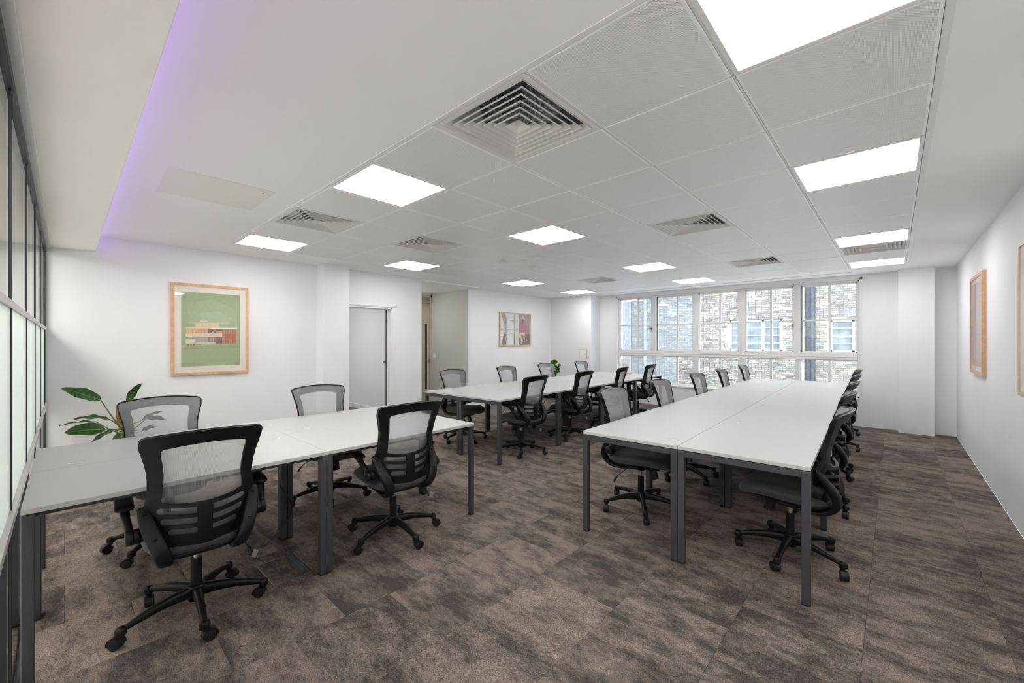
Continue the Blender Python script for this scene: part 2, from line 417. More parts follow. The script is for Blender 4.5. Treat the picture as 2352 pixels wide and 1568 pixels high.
struct('ceiling_corridor', B(((-7.70, YC0 - 0.1, C - 0.025), (XL - 0.01, YC1 + 0.02, C + 0.1))), 'plaster', label='corridor ceiling')
struct('wall_back_box', B(((XL2 - T, 8.30, 0), (-5.17, YW + 0.15, C))), 'wall', label='white boxed return in the far corner')
# window wall: opening x -4.73..-0.407, z 0.44..2.375
WX0, WX1, WZ0, WZ1 = -4.73, -0.407, 0.44, 2.375
struct('wall_back', B(((-5.17, YW, 0), (WX0, YW + 0.28, C)), ((WX1, YW, 0), (XR + T, YW + 0.28, C)), ((WX0, YW, 0), (WX1, YW + 0.28, WZ0)), ((WX0, YW, WZ1), (WX1, YW + 0.28, C))), 'wall', label='white wall around the long window')
struct('trim_3', B(((0.045, 8.52, 0), (0.428, YW, C))), 'wall', label='white square column by the far right corner')
struct('wall_right', B(((XR, YF - 0.1, 0), (XR + T, YW, C))), 'wall', label='white wall with the two pink prints')
# skirting on the left far walls
struct('baseboard_left', B(((XL2, YC1, 0), (XL2 + 0.012, 8.30, 0.075), 0.003), ((XL, YF, 0), (XL + 0.012, 2.435, 0.075), 0.003)), 'trim')
# side room behind the open door
struct('wall_side_room', B(((-9.4, 4.09, 0), (XL - T, 4.11, C)), ((-9.5, 1.2, 0), (-9.4, 4.11, C)), ((-9.4, 1.1, 0), (XL - T, 1.2, C))), 'wall', label='plain white side room seen through the doorway')
struct('floor_side_room', B(((-9.5, 1.1, -0.12), (XL - 0.0, 4.11, 0.0))), 'carpet')
struct('ceiling_side_room', B(((-9.5, 1.1, C), (XL - T, 4.11, C + 0.1))), 'plaster')
struct('baseboard_side_room', B(((-9.4, 4.074, 0), (XL - T, 4.09, 0.09), 0.003)), 'trim')
o = obj('ceiling_light', B(((-0.3, -0.3, -0.006), (0.3, 0.3, 0), 0.002)), 'trim', None, (-7.6, 2.6, C)); tag(o, 'unseen square ceiling light added to brighten the side room behind the open door', 'light')  # lamp added out of view to light the side room
obj('diffuser', B(((-0.285, -0.285, -0.009), (0.285, 0.285, -0.006))), 'led_added', o)

# ------------------------------------------------------------------ ceiling: plaster margin, tile grid, soffit
GX0, PX, GY0, PY = -5.3725, 0.611, 1.2575, 0.6045
NI, NJ = 9, 11
GX1, GY1 = GX0 + NI * PX, GY0 + NJ * PY
ceil = struct('ceiling', B(((XL2, YF - 0.1, C), (GX0, YW + 0.2, C + 0.02)), ((GX1, YF - 0.1, C), (XR, YW + 0.2, C + 0.02)),
                           ((GX0, YF - 0.1, C), (GX1, GY0, C + 0.02)), ((GX0, GY1, C), (GX1, YW + 0.2, C + 0.02))), 'plaster', label='white plasterboard ceiling around a grid of metal tiles')
struct('ceiling_void', B(((XL2 - 0.1, YF - 0.2, C + 0.42), (XR + 0.1, YW + 0.3, C + 0.5)), ((GX0 - 0.03, GY0 - 0.03, C + 0.02), (GX0, GY1 + 0.03, C + 0.42)), ((GX1, GY0 - 0.03, C + 0.02), (GX1 + 0.03, GY1 + 0.03, C + 0.42)),
                         ((GX0, GY0 - 0.03, C + 0.02), (GX1, GY0, C + 0.42)), ((GX0, GY1, C + 0.02), (GX1, GY1 + 0.03, C + 0.42))), 'void', label='dark void above the ceiling tiles')
# grid tees and perimeter angle
bm = bmesh.new()
for i in range(NI + 1):
    x = GX0 + i * PX; box(bm, (x - 0.004, GY0, C - 0.001), (x + 0.004, GY1, C + 0.03))
for j in range(NJ + 1):
    y = GY0 + j * PY; box(bm, (GX0, y - 0.004, C - 0.001), (GX1, y + 0.004, C + 0.03))
obj('ceiling_grid', bm, 'grid', ceil)
bm = B(((GX0 - 0.022, GY0 - 0.022, C - 0.004), (GX0 + 0.003, GY1 + 0.022, C), 0.001), ((GX1 - 0.003, GY0 - 0.022, C - 0.004), (GX1 + 0.022, GY1 + 0.022, C), 0.001),
       ((GX0, GY0 - 0.022, C - 0.004), (GX1, GY0 + 0.003, C), 0.001), ((GX0, GY1 - 0.003, C - 0.004), (GX1, GY1 + 0.022, C), 0.001))
obj('edge_trim', bm, 'trim', ceil)
def ceiling_tile_mesh():
    bm = bmesh.new(); hx, hy = PX / 2 - 0.006, PY / 2 - 0.006
    box(bm, (-hx, -hy, -0.004), (hx, hy, 0.016), 0.0025)
    return mesh_from(bm, 'ceiling_tile', 'perf')
ct = ceiling_tile_mesh()
LIGHTS = {(i, j) for i in (0, 4, 8) for j in (0, 3, 7, 10)}
VENTS = [(6, 0), (2, 0), (2, 2), (6, 4), (6, 8), (8, 8), (2, 8)]
def cell(i, j): return (GX0 + (i + 0.5) * PX, GY0 + (j + 0.5) * PY)
for i in range(NI):
    for j in range(NJ):
        if (i, j) in LIGHTS or (i, j) in VENTS: continue
        x, y = cell(i, j); link('ceiling_tile', ct, ceil, (x, y, C + random.uniform(-0.0008, 0.0008)), (random.uniform(-.0012, .0012), random.uniform(-.0012, .0012), 0))
# LED panels
fr_bm = bmesh.new(); hx, hy = PX / 2 - 0.006, PY / 2 - 0.006; g = 0.020
for lo, hi in (((-hx, -hy), (-hx + g, hy)), ((hx - g, -hy), (hx, hy)), ((-hx + g, -hy), (hx - g, -hy + g)), ((-hx + g, hy - g), (hx - g, hy))):
    box(fr_bm, (*lo, -0.006), (*hi, 0.02), 0.001)
fr_me = mesh_from(fr_bm, 'panel_frame', 'trim')
df_me = mesh_from(B(((-hx + g, -hy + g, -0.003), (hx - g, hy - g, 0.012))), 'panel_diffuser', 'led')
rown = {0: 'row nearest the partition', 3: 'second row from the partition', 7: 'third row from the partition', 10: 'row nearest the window'}
coln = {0: 'left edge of tiled ceiling', 4: 'middle of tiled ceiling', 8: 'right edge of tiled ceiling'}
for (i, j) in sorted(LIGHTS):
    x, y = cell(i, j); t = empty('ceiling_light', (x, y, C))
    tag(t, f'lit square panel, {coln[i]}, {rown[j]}', 'light', 'square light panels in the tiled ceiling')
    link('panel_frame', fr_me, t); link('diffuser', df_me, t)
# four-way louvre diffusers with a foil duct above
def square_ring(bm, ao):
    prof = [(ao, -0.004), (ao, 0.003), (ao - 0.027, 0.026), (ao - 0.029, 0.0245), (ao - 0.0028, 0.001), (ao - 0.0028, -0.004)]
    rings = [[bm.verts.new((sx * r_, sy * r_, z)) for sx, sy in ((-1, -1), (1, -1), (1, 1), (-1, 1))] for r_, z in prof]
    for a in range(len(prof)):
        A, B_ = rings[a], rings[(a + 1) % len(prof)]
        for k in range(4): bm.faces.new((A[k], A[(k + 1) % 4], B_[(k + 1) % 4], B_[k]))
vf = bmesh.new(); gg = 0.028
for lo, hi in (((-hx, -hy), (-hx + gg, hy)), ((hx - gg, -hy), (hx, hy)), ((-hx + gg, -hy), (hx - gg, -hy + gg)), ((-hx + gg, hy - gg), (hx - gg, hy))):
    box(vf, (*lo, -0.004), (*hi, 0.012), 0.001)
vf_me = mesh_from(vf, 'diffuser_frame', 'vent')
louv = []
for k in range(7):
    bm = bmesh.new(); ao = 0.268 - k * 0.0365
    if k < 6: square_ring(bm, ao)
    else:
        vs = [bm.verts.new((sx * ao, sy * ao, -0.003)) for sx, sy in ((-1, -1), (1, -1), (1, 1), (-1, 1))]; a = bm.verts.new((0, 0, 0.036))
        for q in range(4): bm.faces.new((vs[q], vs[(q + 1) % 4], a))
    louv.append(mesh_from(bm, 'louvre', 'vent'))
bm = bmesh.new(); rnd = random.Random(3)
lathe(bm, [(0.135 + 0.012 * (k % 2), 0.07 + k * 0.012) for k in range(22)], 28)
for v in bm.verts: v.co.x += rnd.uniform(-.005, .005); v.co.y += rnd.uniform(-.005, .005)
dz = mesh_from(bm, 'duct', 'foil')
bm = bmesh.new()
sweep(bm, [(-0.26 + 0.52 * k / 16, 0.12 * math.sin(k / 5), 0.15 + 0.012 * (k % 2)) for k in range(17)], [(0.10 + 0.01 * (k % 2), 0.10 + 0.01 * (k % 2)) for k in range(17)], side=(0, 1, 0), n=20, p=2)
dx = mesh_from(bm, 'duct', 'foil')
bars = mesh_from(B(((-0.28, -0.06, 0.075), (0.28, -0.045, 0.082)), ((-0.28, 0.10, 0.075), (0.28, 0.115, 0.082)), ((-0.10, -0.28, 0.083), (-0.088, 0.28, 0.09)), ((0.12, -0.28, 0.083), (0.132, 0.28, 0.09))), 'cross_bar', 'steel')
vlab = {(6, 0): 'largest square louvred air vent, nearest the camera, with foil duct showing through', (2, 0): 'square air vent between two light panels on the left edge of the tiles',
        (2, 2): 'square air vent left of ceiling centre, away from the edge row', (6, 4): 'square air vent in the middle right of the tiled ceiling',
        (6, 8): 'square air vent in front of the window, right of centre', (8, 8): 'square air vent between the two farthest light panels on the right', (2, 8): 'smallest square air vent, near the far left corner'}
for k_ in VENTS:
    x, y = cell(*k_); t = empty('air_vent', (x, y, C)); tag(t, vlab[k_], 'vent', 'square air vents in the tiled ceiling')
    link('vent_frame', vf_me, t)
    for me in louv: link('louvre', me, t)
    link('duct', dz if k_[1] % 4 else dx, t); link('cross_bar', bars, t)
# dropped soffit with a purple LED strip
struct('trim_4', B(((XL, YF - 0.1, 2.285), (XR, 0.213, 2.325), 0.002), ((XL, YF - 0.1, 2.325), (XR, 0.02, C))), 'plaster', label='dropped plaster soffit above the glass partition')
o = obj('light_strip', B(((XL + 0.02, 0.07, 2.326), (XR - 0.02, 0.082, 2.334))), 'purple'); tag(o, 'purple light strip hidden in the cove above the soffit', 'light')
# access hatch, slot grille, detectors
t = empty('access_hatch', (-3.618, 0.742, C)); tag(t, 'cream square ceiling access hatch with a small keyhole, left of the tiled ceiling', 'hatch')
obj('door', B(((-0.302, -0.301, -0.003), (0.302, 0.301, 0.0), 0.001)), 'cream', t)
obj('frame', B(((-0.306, -0.305, -0.0012), (0.306, 0.305, 0.0))), 'vent', t)
bm = bmesh.new(); cyl(bm, (0.22, 0.245, -0.0045), (0.22, 0.245, -0.002), 0.006, n=10); obj('keyhole', bm, 'black', t)
t = empty('slot_grille', (-2.58, 8.34, C)); tag(t, 'long narrow slot air grille in the ceiling in front of the window', 'grille')
obj('slot', B(((-2.08, -0.018, -0.002), (2.08, 0.018, 0.0)),), 'boxmetal', t)
obj('flange', B(((-2.10, -0.038, -0.004), (2.10, -0.016, 0)), ((-2.10, 0.016, -0.004), (2.10, 0.038, 0))), 'trim', t)
def ceiling_dev(loc, prof, label, cat, extra=None):
    bm = bmesh.new(); lathe(bm, prof, 28); o = obj('detector', bm, 'white_plastic', None, (*loc, C - 0.0045), smooth=40); tag(o, label, cat); return o
ceiling_dev((-3.81, 3.949), [(0, -0.052), (0.04, -0.05), (0.052, -0.036), (0.05, -0.028), (0.03, -0.012), (0.028, 0)], 'round white heat detector in the middle of the ceiling, left of its two neighbours', 'detector')
o = ceiling_dev((-3.86, 4.62), [(0, -0.04), (0.03, -0.038), (0.034, -0.034), (0.07, -0.014), (0.074, -0.002), (0.066, 0)], 'shallow white dome wireless unit, lowest of the three ceiling devices', 'access point')
o = ceiling_dev((-3.33, 4.10), [(0, -0.064), (0.018, -0.062), (0.024, -0.056), (0.03, -0.042), (0.042, -0.036), (0.043, -0.010), (0.052, -0.006), (0.052, 0)], 'white stepped smoke detector in the middle of the ceiling, right of its two neighbours', 'smoke detector')
bm = bmesh.new()
for a in range(8): box(bm, (0.024 * math.cos(a * PI / 4) - 0.002, 0.024 * math.sin(a * PI / 4) - 0.002, -0.056), (0.024 * math.cos(a * PI / 4) + 0.002, 0.024 * math.sin(a * PI / 4) + 0.002, -0.045))
obj('sensor_slots', bm, 'boxmetal', o)
for loc, lab in (((-2.008, 3.393), 'small round sensor disc on the tile in front of the right-hand vent'), ((-0.196, 3.02), 'small round sensor disc beside the second light panel on the right'), ((-5.03, 5.159), 'tiny round ceiling disc beside the far left light panel')):
    o = ceiling_dev(loc, [(0, -0.012), (0.02, -0.011), (0.026, -0.008), (0.04, -0.004), (0.042, 0)], lab, 'sensor')

# ------------------------------------------------------------------ glass partition on the camera's side
gp = struct('wall_front', B(((XL, YF - 0.03, 2.235), (XR, YF + 0.008, 2.285))), 'black', label='black framed glass partition with a frosted middle band')
mx_ = [-6.01, -5.80, -4.93, -4.03, -3.142, -2.263, -1.38, -0.50, 0.38, 0.65]
for x in mx_: obj('mullion', B(((x - 0.011, YF - 0.03, 0), (x + 0.011, YF + 0.002, 2.235), 0.001)), 'black', gp)
for a, b in zip(mx_, mx_[1:]):
    obj('glass_pane', B(((a + 0.012, YF - 0.008, 1.505), (b - 0.012, YF - 0.002, 2.235))), 'glass_part', gp)
    obj('frosted_pane', B(((a + 0.012, YF - 0.008, 0.775), (b - 0.012, YF - 0.002, 1.478))), 'frost', gp)
    obj('glass_pane', B(((a + 0.012, YF - 0.008, 0.03), (b - 0.012, YF - 0.002, 0.745))), 'glass_part', gp)
obj('transom', B(((XL, YF - 0.02, 1.478), (XR, YF + 0.004, 1.505), 0.001)), 'alu', gp)
obj('transom', B(((XL, YF - 0.02, 0.745), (XR, YF + 0.012, 0.775), 0.001)), 'alu', gp)
obj('bottom_rail', B(((XL, YF - 0.03, 0), (XR, YF + 0.005, 0.03), 0.001)), 'black', gp)
struct('trim_5', B(((XL, YF - 0.03, 2.272), (XR, YF + 0.035, 2.2849), 0.001)), 'trim')
# the passage behind the partition
struct('wall_passage', B(((XL - 0.2, -1.75, 0), (XR + 0.2, -1.65, 2.35)), ((XL - 0.12, -1.65, 0), (XL, YF - 0.1, 2.35)), ((XR, -1.65, 0), (XR + 0.12, YF - 0.1, 2.35))), 'wall')
struct('floor_passage', B(((XL - 0.1, -1.75, -0.12), (XR + 0.1, YF - 0.03, 0.0))), 'vinyl')
struct('ceiling_passage', B(((XL - 0.1, -1.75, 2.35), (XR + 0.1, YF - 0.1, 2.45))), 'plaster')
pl_x = [(-5.4, 'at the far end of the passage'), (-4.2, 'second from the far end of the passage'), (-3.0, 'third from the far end of the passage'), (-1.8, 'third from the near end of the passage'), (-0.6, 'second from the near end of the passage'), (0.35, 'at the near end of the passage')]
for x, wh in pl_x:
    o = obj('ceiling_light', B(((-0.32, -0.32, -0.006), (0.32, 0.32, 0))), 'trim', None, (x, -0.9, 2.35)); tag(o, 'added square light behind the glass partition, ' + wh, 'light', 'added lights of the passage behind the partition')  # panels added behind the glass to brighten the left of the room
    obj('diffuser', B(((-0.30, -0.30, -0.009), (0.30, 0.30, -0.006))), 'led_added', o)
o = obj('ceiling_light', B(((-0.2, -0.2, -0.006), (0.2, 0.2, 0), 0.002)), 'trim', None, (-7.32, 4.52, C - 0.025)); tag(o, 'unseen small square ceiling light added to brighten the corridor', 'light')  # added lamp, hidden by the wall edge, lifts the corridor brightness
obj('diffuser', B(((-0.18, -0.18, -0.009), (0.18, 0.18, -0.006))), 'led', o)

# ------------------------------------------------------------------ doors
d1 = empty('door_1'); d1['kind'] = 'structure'; d1['label'] = 'dark grey door standing open in the white left wall'
# lining, rebate and architrave
obj('door_frame', B(((XL - T, 3.604, 0), (XL + 0.002, 3.634, 1.922)), ((XL - T, 2.80, 1.894), (XL + 0.002, 3.634, 1.922)),
                    ((XL - 0.075, 3.59, 0), (XL - 0.05, 3.604, 1.894)), ((XL - 0.075, 2.80, 1.88), (XL - 0.05, 3.604, 1.894))), 'trim', d1)
obj('architrave', B(((XL, 3.630, 0), (XL + 0.014, 3.69, 1.951), 0.003), ((XL, 2.80, 1.918), (XL + 0.014, 3.69, 1.951), 0.003), ((XL + 0.014, 3.645, 0), (XL + 0.02, 3.675, 1.94), 0.002), ((XL + 0.014, 2.80, 1.928), (XL + 0.02, 3.675, 1.944), 0.002)), 'trim', d1)
ang = math.atan2(0.53, -0.90)
leaf_d = obj('door_leaf', B(((0, -0.020, 0.01), (0.76, 0.020, 1.885), 0.002)), 'darkdoor', d1, (XL - 0.105, 3.60, 0), (0, 0, ang))
bm = bmesh.new()
for s in (-1, 1):
    cyl(bm, (0.70, s * 0.018, 1.00), (0.70, s * 0.032, 1.00), 0.026, n=20); cyl(bm, (0.70, s * 0.03, 1.00), (0.70, s * 0.065, 1.00), 0.010, n=12)
    cyl(bm, (0.705, s * 0.06, 1.00), (0.585, s * 0.06, 1.00), 0.010, n=12)
obj('door_handle', bm, 'black', leaf_d, smooth=40)
for z in (0.25, 1.0, 1.73): obj('hinge', B(((XL - 0.118, 3.588, z - 0.045), (XL - 0.088, 3.606, z + 0.045), 0.002)), 'black', d1)
d2 = empty('door_2'); d2['kind'] = 'structure'; d2['label'] = 'beige door with a narrow glass strip at the end of the corridor'
obj('door_frame', B(((-7.60, 5.524, 0), (-7.575, YC1, 2.405), 0.002), ((-7.60, 4.66, 2.345), (-7.575, YC1, 2.405), 0.002), ((-7.60, 4.66, 0), (-7.575, 4.70, 2.345), 0.002)), 'beige_trim', d2)
lf = obj('door_leaf', B(((-7.645, 4.70, 0.01), (-7.600, 5.522, 0.30)), ((-7.645, 4.70, 1.79), (-7.600, 5.522, 2.342)), ((-7.645, 4.70, 0.30), (-7.600, 5.372, 1.79)), ((-7.645, 5.468, 0.30), (-7.600, 5.522, 1.79))), 'beige', d2)
obj('glazing_bead', B(((-7.60, 5.372, 0.30), (-7.592, 5.392, 1.79), 0.002), ((-7.60, 5.448, 0.30), (-7.592, 5.468, 1.79), 0.002), ((-7.60, 5.39, 0.30), (-7.592, 5.45, 0.322), 0.002), ((-7.60, 5.39, 1.768), (-7.592, 5.45, 1.79), 0.002)), 'beige_trim', lf)
obj('vision_panel', B(((-7.63, 5.39, 0.32), (-7.622, 5.45, 1.77))), 'iron', lf)
bm = bmesh.new(); cyl(bm, (-7.60, 5.50, 0.965), (-7.555, 5.50, 0.965), 0.010, n=12); cyl(bm, (-7.556, 5.505, 0.965), (-7.556, 5.385, 0.965), 0.009, n=12); cyl(bm, (-7.60, 5.50, 0.965), (-7.594, 5.50, 0.965), 0.025, n=16); cyl(bm, (-7.60, 5.50, 0.905), (-7.594, 5.50, 0.905), 0.02, n=16)
obj('door_handle', bm, 'steel', lf, smooth=40)
obj('door_closer', B(((-7.60, 5.27, 2.215), (-7.55, 5.505, 2.285), 0.006)), 'steel', lf)
t = empty('light_switch', (-7.473, YC1, 1.06)); tag(t, 'white light switch on the grey corridor wall beside the beige door', 'switch')
obj('plate', B(((-0.043, -0.010, -0.045), (0.043, 0, 0.045), 0.003)), 'white_plastic', t); obj('rocker', B(((-0.014, -0.014, -0.022), (0.014, -0.009, 0.022), 0.002)), 'white_plastic', t)
t = empty('wall_hatch', (-5.378, 8.30, 1.087)); tag(t, 'small cream access hatch with a round lock on the far white wall', 'hatch')
obj('frame', B(((-0.100, -0.006, -0.102), (0.100, 0, 0.102), 0.001)), 'boxmetal', t)
obj('door', B(((-0.095, -0.011, -0.097), (0.095, -0.005, 0.097), 0.002)), 'cream', t)
bm = bmesh.new(); cyl(bm, (0.055, -0.016, -0.01), (0.055, -0.010, -0.01), 0.009, n=14); obj('lock', bm, 'steel', t)

# ------------------------------------------------------------------ window
win = empty('window_1'); win['kind'] = 'structure'; win['label'] = 'long white five-bay window looking onto a brick building'
YG = 8.80
posts = [(WX0, WX0 + 0.038), (-3.925, -3.812), (-3.042, -2.928), (-2.192, -2.075), (-1.310, -1.198), (WX1 - 0.030, WX1)]
ZM0, ZM1 = 1.060, 1.178
def wpart(name, *bx): return obj(name, B(*bx), 'winframe', win)
wpart('window_frame', ((WX0, 8.77, WZ1 - 0.028), (WX1, 8.86, WZ1), 0.003), ((WX0, 8.77, WZ0), (WX1, 8.86, WZ0 + 0.03), 0.003), ((posts[0][0], 8.77, WZ0), (posts[0][1], 8.86, WZ1), 0.003), ((posts[5][0], 8.77, WZ0), (posts[5][1], 8.86, WZ1), 0.003))
for k, (a, b) in enumerate(posts[1:5]):
    if k in (0, 3): wpart('window_post', ((a, 8.765, ZM1), (b, 8.86, WZ1 - 0.028), 0.003)); wpart('window_post', (((a + b) / 2 + 0.0 - 0.022, 8.785, WZ0 + 0.03), ((a + b) / 2 + 0.022, 8.85, ZM0), 0.002))
    else: wpart('window_post', ((a, 8.765, WZ0 + 0.03), (b, 8.86, WZ1 - 0.028), 0.003))
wpart('window_rail', ((WX0 + 0.03, 8.760, ZM0), (WX1 - 0.03, 8.855, ZM1), 0.003)); wpart('window_rail', ((WX0 + 0.03, 8.752, 1.112), (WX1 - 0.03, 8.762, 1.120), 0.002))
wpart('window_sill', ((WX0 - 0.03, 8.69, WZ0 - 0.028), (WX1 + 0.02, 8.80, WZ0 + 0.004), 0.004))
wpart('reveal', ((WX1 - 0.002, YW - 0.004, WZ0), (WX1 + 0.03, YW + 0.002, WZ1 + 0.03)), ((WX0 - 0.03, YW - 0.004, WZ0), (WX0 + 0.002, YW + 0.002, WZ1 + 0.03)), ((WX0 - 0.03, YW - 0.004, WZ1), (WX1 + 0.03, YW + 0.002, WZ1 + 0.03)))
mids = [-4.248, -3.372, -2.524, -1.661, -0.803]
for k in range(5):
    a = posts[k][1]; b = posts[k + 1][0]; m_ = mids[k]; sash = k in (1, 4)
    z0, z1 = ZM1, WZ1 - 0.028
    y = YG + (0.02 if sash else 0)
    s = empty('sash'); s.parent = win
    wdt = 0.022
    obj('sash_frame', B(((a, y - 0.01, z0), (a + wdt, y + 0.025, z1), 0.002), ((b - wdt, y - 0.01, z0), (b, y + 0.025, z1), 0.002), ((a, y - 0.01, z0), (b, y + 0.025, z0 + wdt), 0.002), ((a, y - 0.01, z1 - wdt), (b, y + 0.025, z1), 0.002)), 'winframe', s)
    obj('glazing_bar', B(((m_ - 0.018, y - 0.012, z0 + 0.01), (m_ + 0.018, y + 0.018, z1 - 0.01), 0.003)), 'winframe', s)
    obj('glazing_bar', B(((a + 0.01, y - 0.011, 1.722), (b - 0.01, y + 0.017, 1.750), 0.003)), 'winframe', s)
    gm = 'glass_fog' if k in (0, 1) else 'glass'
    for (p, q) in ((a, m_), (m_, b)):
        for (u, v) in ((z0, 1.736), (1.736, z1)):
            obj('pane', B(((p + 0.008, y + 0.004, u + 0.006), (q - 0.008, y + 0.009, v - 0.006))), gm, s)
    if sash: obj('seal_gap', B(((a, YG - 0.012, z0), (a + 0.006, YG + 0.012, z1))), 'iron', s)
    # lower lights
    c0 = a if k not in (1, ) else posts[1][0] + 0.08
    s2 = empty('sash'); s2.parent = win
    lo_, hi_ = WZ0 + 0.03, ZM0
    al = a if k in (0, 2, 3) else (posts[k][0] + posts[k][1]) / 2 + 0.022
    bl = b if k in (1, 2, 4) else (posts[k + 1][0] + posts[k + 1][1]) / 2 - 0.022
    obj('sash_frame', B(((al, YG - 0.008, lo_), (al + 0.012, YG + 0.02, hi_)), ((bl - 0.012, YG - 0.008, lo_), (bl, YG + 0.02, hi_)), ((al, YG - 0.008, lo_), (bl, YG + 0.02, lo_ + 0.012)), ((al, YG - 0.008, hi_ - 0.012), (bl, YG + 0.02, hi_))), 'winframe', s2)
    obj('glazing_bar', B(((m_ - 0.020, YG - 0.012, lo_), (m_ + 0.020, YG + 0.018, hi_), 0.003)), 'winframe', s2)
    for (p, q) in ((al, m_), (m_, bl)): obj('pane', B(((p + 0.008, YG + 0.002, lo_ + 0.006), (q - 0.008, YG + 0.007, hi_ - 0.006))), 'glass_fog' if k == 0 or (k == 1 and p < -3.5) else 'glass', s2)
def win_handle(x, s):
    bm = bmesh.new(); box(bm, (x - 0.008, 8.752, 1.61), (x + 0.008, 8.765, 1.68), 0.003)
    sweep(bm, [(x, 8.755, 1.66), (x + s * 0.01, 8.735, 1.665), (x + s * 0.12, 8.735, 1.60)], [(0.007, 0.006), (0.008, 0.006), (0.005, 0.004)], side=(0, 1, 0), n=8)
    obj('window_handle', bm, 'handle', win, smooth=40)
for x, s in ((-3.925, -1), (-3.79, 1), (-1.32, -1), (-1.185, 1)): win_handle(x, s)

# ------------------------------------------------------------------ outside: brick building across the yard
YB = 18.5
bld = empty('brick_building', (-4, YB, 0)); tag(bld, 'pale yellow brick building across the yard, seen through the window', 'building')
def wbox(*a): return [((lo[0] + 4, lo[1] - YB, lo[2]), (hi[0] + 4, hi[1] - YB, hi[2])) for lo, hi in a]
holes = [(-4.95, -3.12, 1.02, 2.23), (-1.66, 0.17, 1.02, 2.13)]
parts = [((-16, YB + 0.02, -4), (holes[0][0], YB + 0.4, 7)), ((holes[0][1], YB + 0.02, -4), (holes[1][0], YB + 0.4, 7)), ((holes[1][1], YB + 0.02, -4), (8, YB + 0.4, 7))]
for a, b, z0, z1 in holes: parts += [((a, YB + 0.02, -4), (b, YB + 0.4, z0)), ((a, YB + 0.02, z1), (b, YB + 0.4, 7))]
obj('wall', B(*wbox(*parts)), 'mortar', bld)
rb = random.Random(11); verts = []; faces = []; colr = []
pal = [(0.58, 0.52, 0.38), (0.50, 0.46, 0.38), (0.62, 0.55, 0.38), (0.44, 0.42, 0.38), (0.36, 0.35, 0.34), (0.66, 0.60, 0.46), (0.52, 0.49, 0.43), (0.58, 0.45, 0.32)]
z = -1.2; row = 0
while z < 5.2:
    x = -13.0 + (0.1125 if row % 2 else 0)
    while x < 3.0:
        L_ = 0.215 if rb.random() > 0.33 else 0.1025
        a, b = x, x + L_; x += L_ + 0.012
        z0, z1 = z, z + 0.064
        if any(a < h[1] - 0.002 and b > h[0] + 0.002 and z0 < h[3] + 0.11 * 0 and z1 > h[2] for h in holes): continue
        d = rb.uniform(0.0, 0.014); j = [rb.uniform(-0.003, 0.003) for _ in range(4)]
        n = len(verts); y0 = -d
        verts += [(a + 4 + j[0], 0.03, z0 + j[2]), (b + 4 + j[1], 0.03, z0 + j[3]), (b + 4 + j[1], 0.03, z1 + j[3]), (a + 4 + j[0], 0.03, z1 + j[2]),
                  (a + 4.003 + j[0], y0, z0 + .003 + j[2]), (b + 3.997 + j[1], y0, z0 + .003 + j[3]), (b + 3.997 + j[1], y0, z1 - .003 + j[3]), (a + 4.003 + j[0], y0, z1 - .003 + j[2])]
        faces += [(n + 4, n + 5, n + 6, n + 7), (n, n + 1, n + 5, n + 4), (n + 1, n + 2, n + 6, n + 5), (n + 2, n + 3, n + 7, n + 6), (n + 3, n, n + 4, n + 7)]
        c = rb.choice(pal); g_ = sum(c) / 3; c = tuple(0.55 * v + 0.45 * g_ for v in c); f_ = rb.uniform(0.36, 0.66); colr += [(c[0] * f_, c[1] * f_, c[2] * f_, 1)] * 20
    z += 0.075; row += 1
me = bpy.data.meshes.new('brick'); me.from_pydata(verts, [], faces); me.materials.append(M['brick'])
ca = me.color_attributes.new('Col', 'FLOAT_COLOR', 'CORNER'); ca.data.foreach_set('color', [v for c in colr for v in c]); me.update()
o = link('brick', me, bld); o['kind'] = 'stuff'; o['label'] = 'weathered yellow stock bricks in irregular courses'
for a, b, z0, z1 in holes:
    f = empty('window', (0, 0, 0)); f.parent = bld
    cs = [a, a + 0.52, a + 1.18, a + 1.78, b] if a < -4 else [a, a + 0.62, a + 1.25, b]
    bm = bmesh.new()
    for q, x in enumerate(cs): box(bm, *wbox(((x - (0.04 if 0 < q < len(cs) - 1 else 0.0), YB + 0.05, z0), (x + 0.045, YB + 0.12, z1)))[0])
    box(bm, *wbox(((a, YB + 0.05, z0), (b, YB + 0.12, z0 + 0.05)))[0]); box(bm, *wbox(((a, YB + 0.05, z1 - 0.06), (b, YB + 0.12, z1)))[0])
    for q in (1, 2, 3): zz = z0 + (z1 - z0) * q / 4; box(bm, *wbox(((a, YB + 0.07, zz - 0.014), (b, YB + 0.11, zz + 0.014)))[0])
    obj('window_frame', bm, 'farframe', f)
    for q in range(len(cs) - 1):
        obj('pane', B(*wbox(((cs[q] + 0.02, YB + 0.10, z0 + 0.03), (cs[q + 1] - 0.02, YB + 0.108, z1 - 0.03)))), 'farglass', f)
    obj('sill', B(*wbox(((a - 0.04, YB - 0.04, z0 - 0.05), (b + 0.04, YB + 0.06, z0)))), 'farframe', f)
    obj('lintel', B(*wbox(((a - 0.02, YB - 0.005, z1), (b + 0.02, YB + 0.06, z1 + 0.03)))), 'iron', f)
t = empty('drainpipe', (-2.3, YB - 0.05, -1)); tag(t, 'dark iron service riser and drainpipes on the brick wall, right side of the window', 'drainpipe')
obj('riser', B(((-0.07, -0.03, -2), (0.20, 0.03, 8), 0.004)), 'iron', t)
bm = bmesh.new(); cyl(bm, (0.12, -0.08, -2), (0.12, -0.08, 8), 0.055, n=14)
for z in (-0.2, 1.6, 3.2, 4.9): cyl(bm, (0.12, -0.08, z), (0.12, -0.08, z + 0.09), 0.07, n=14)
obj('pipe', bm, 'iron', t, smooth=40)
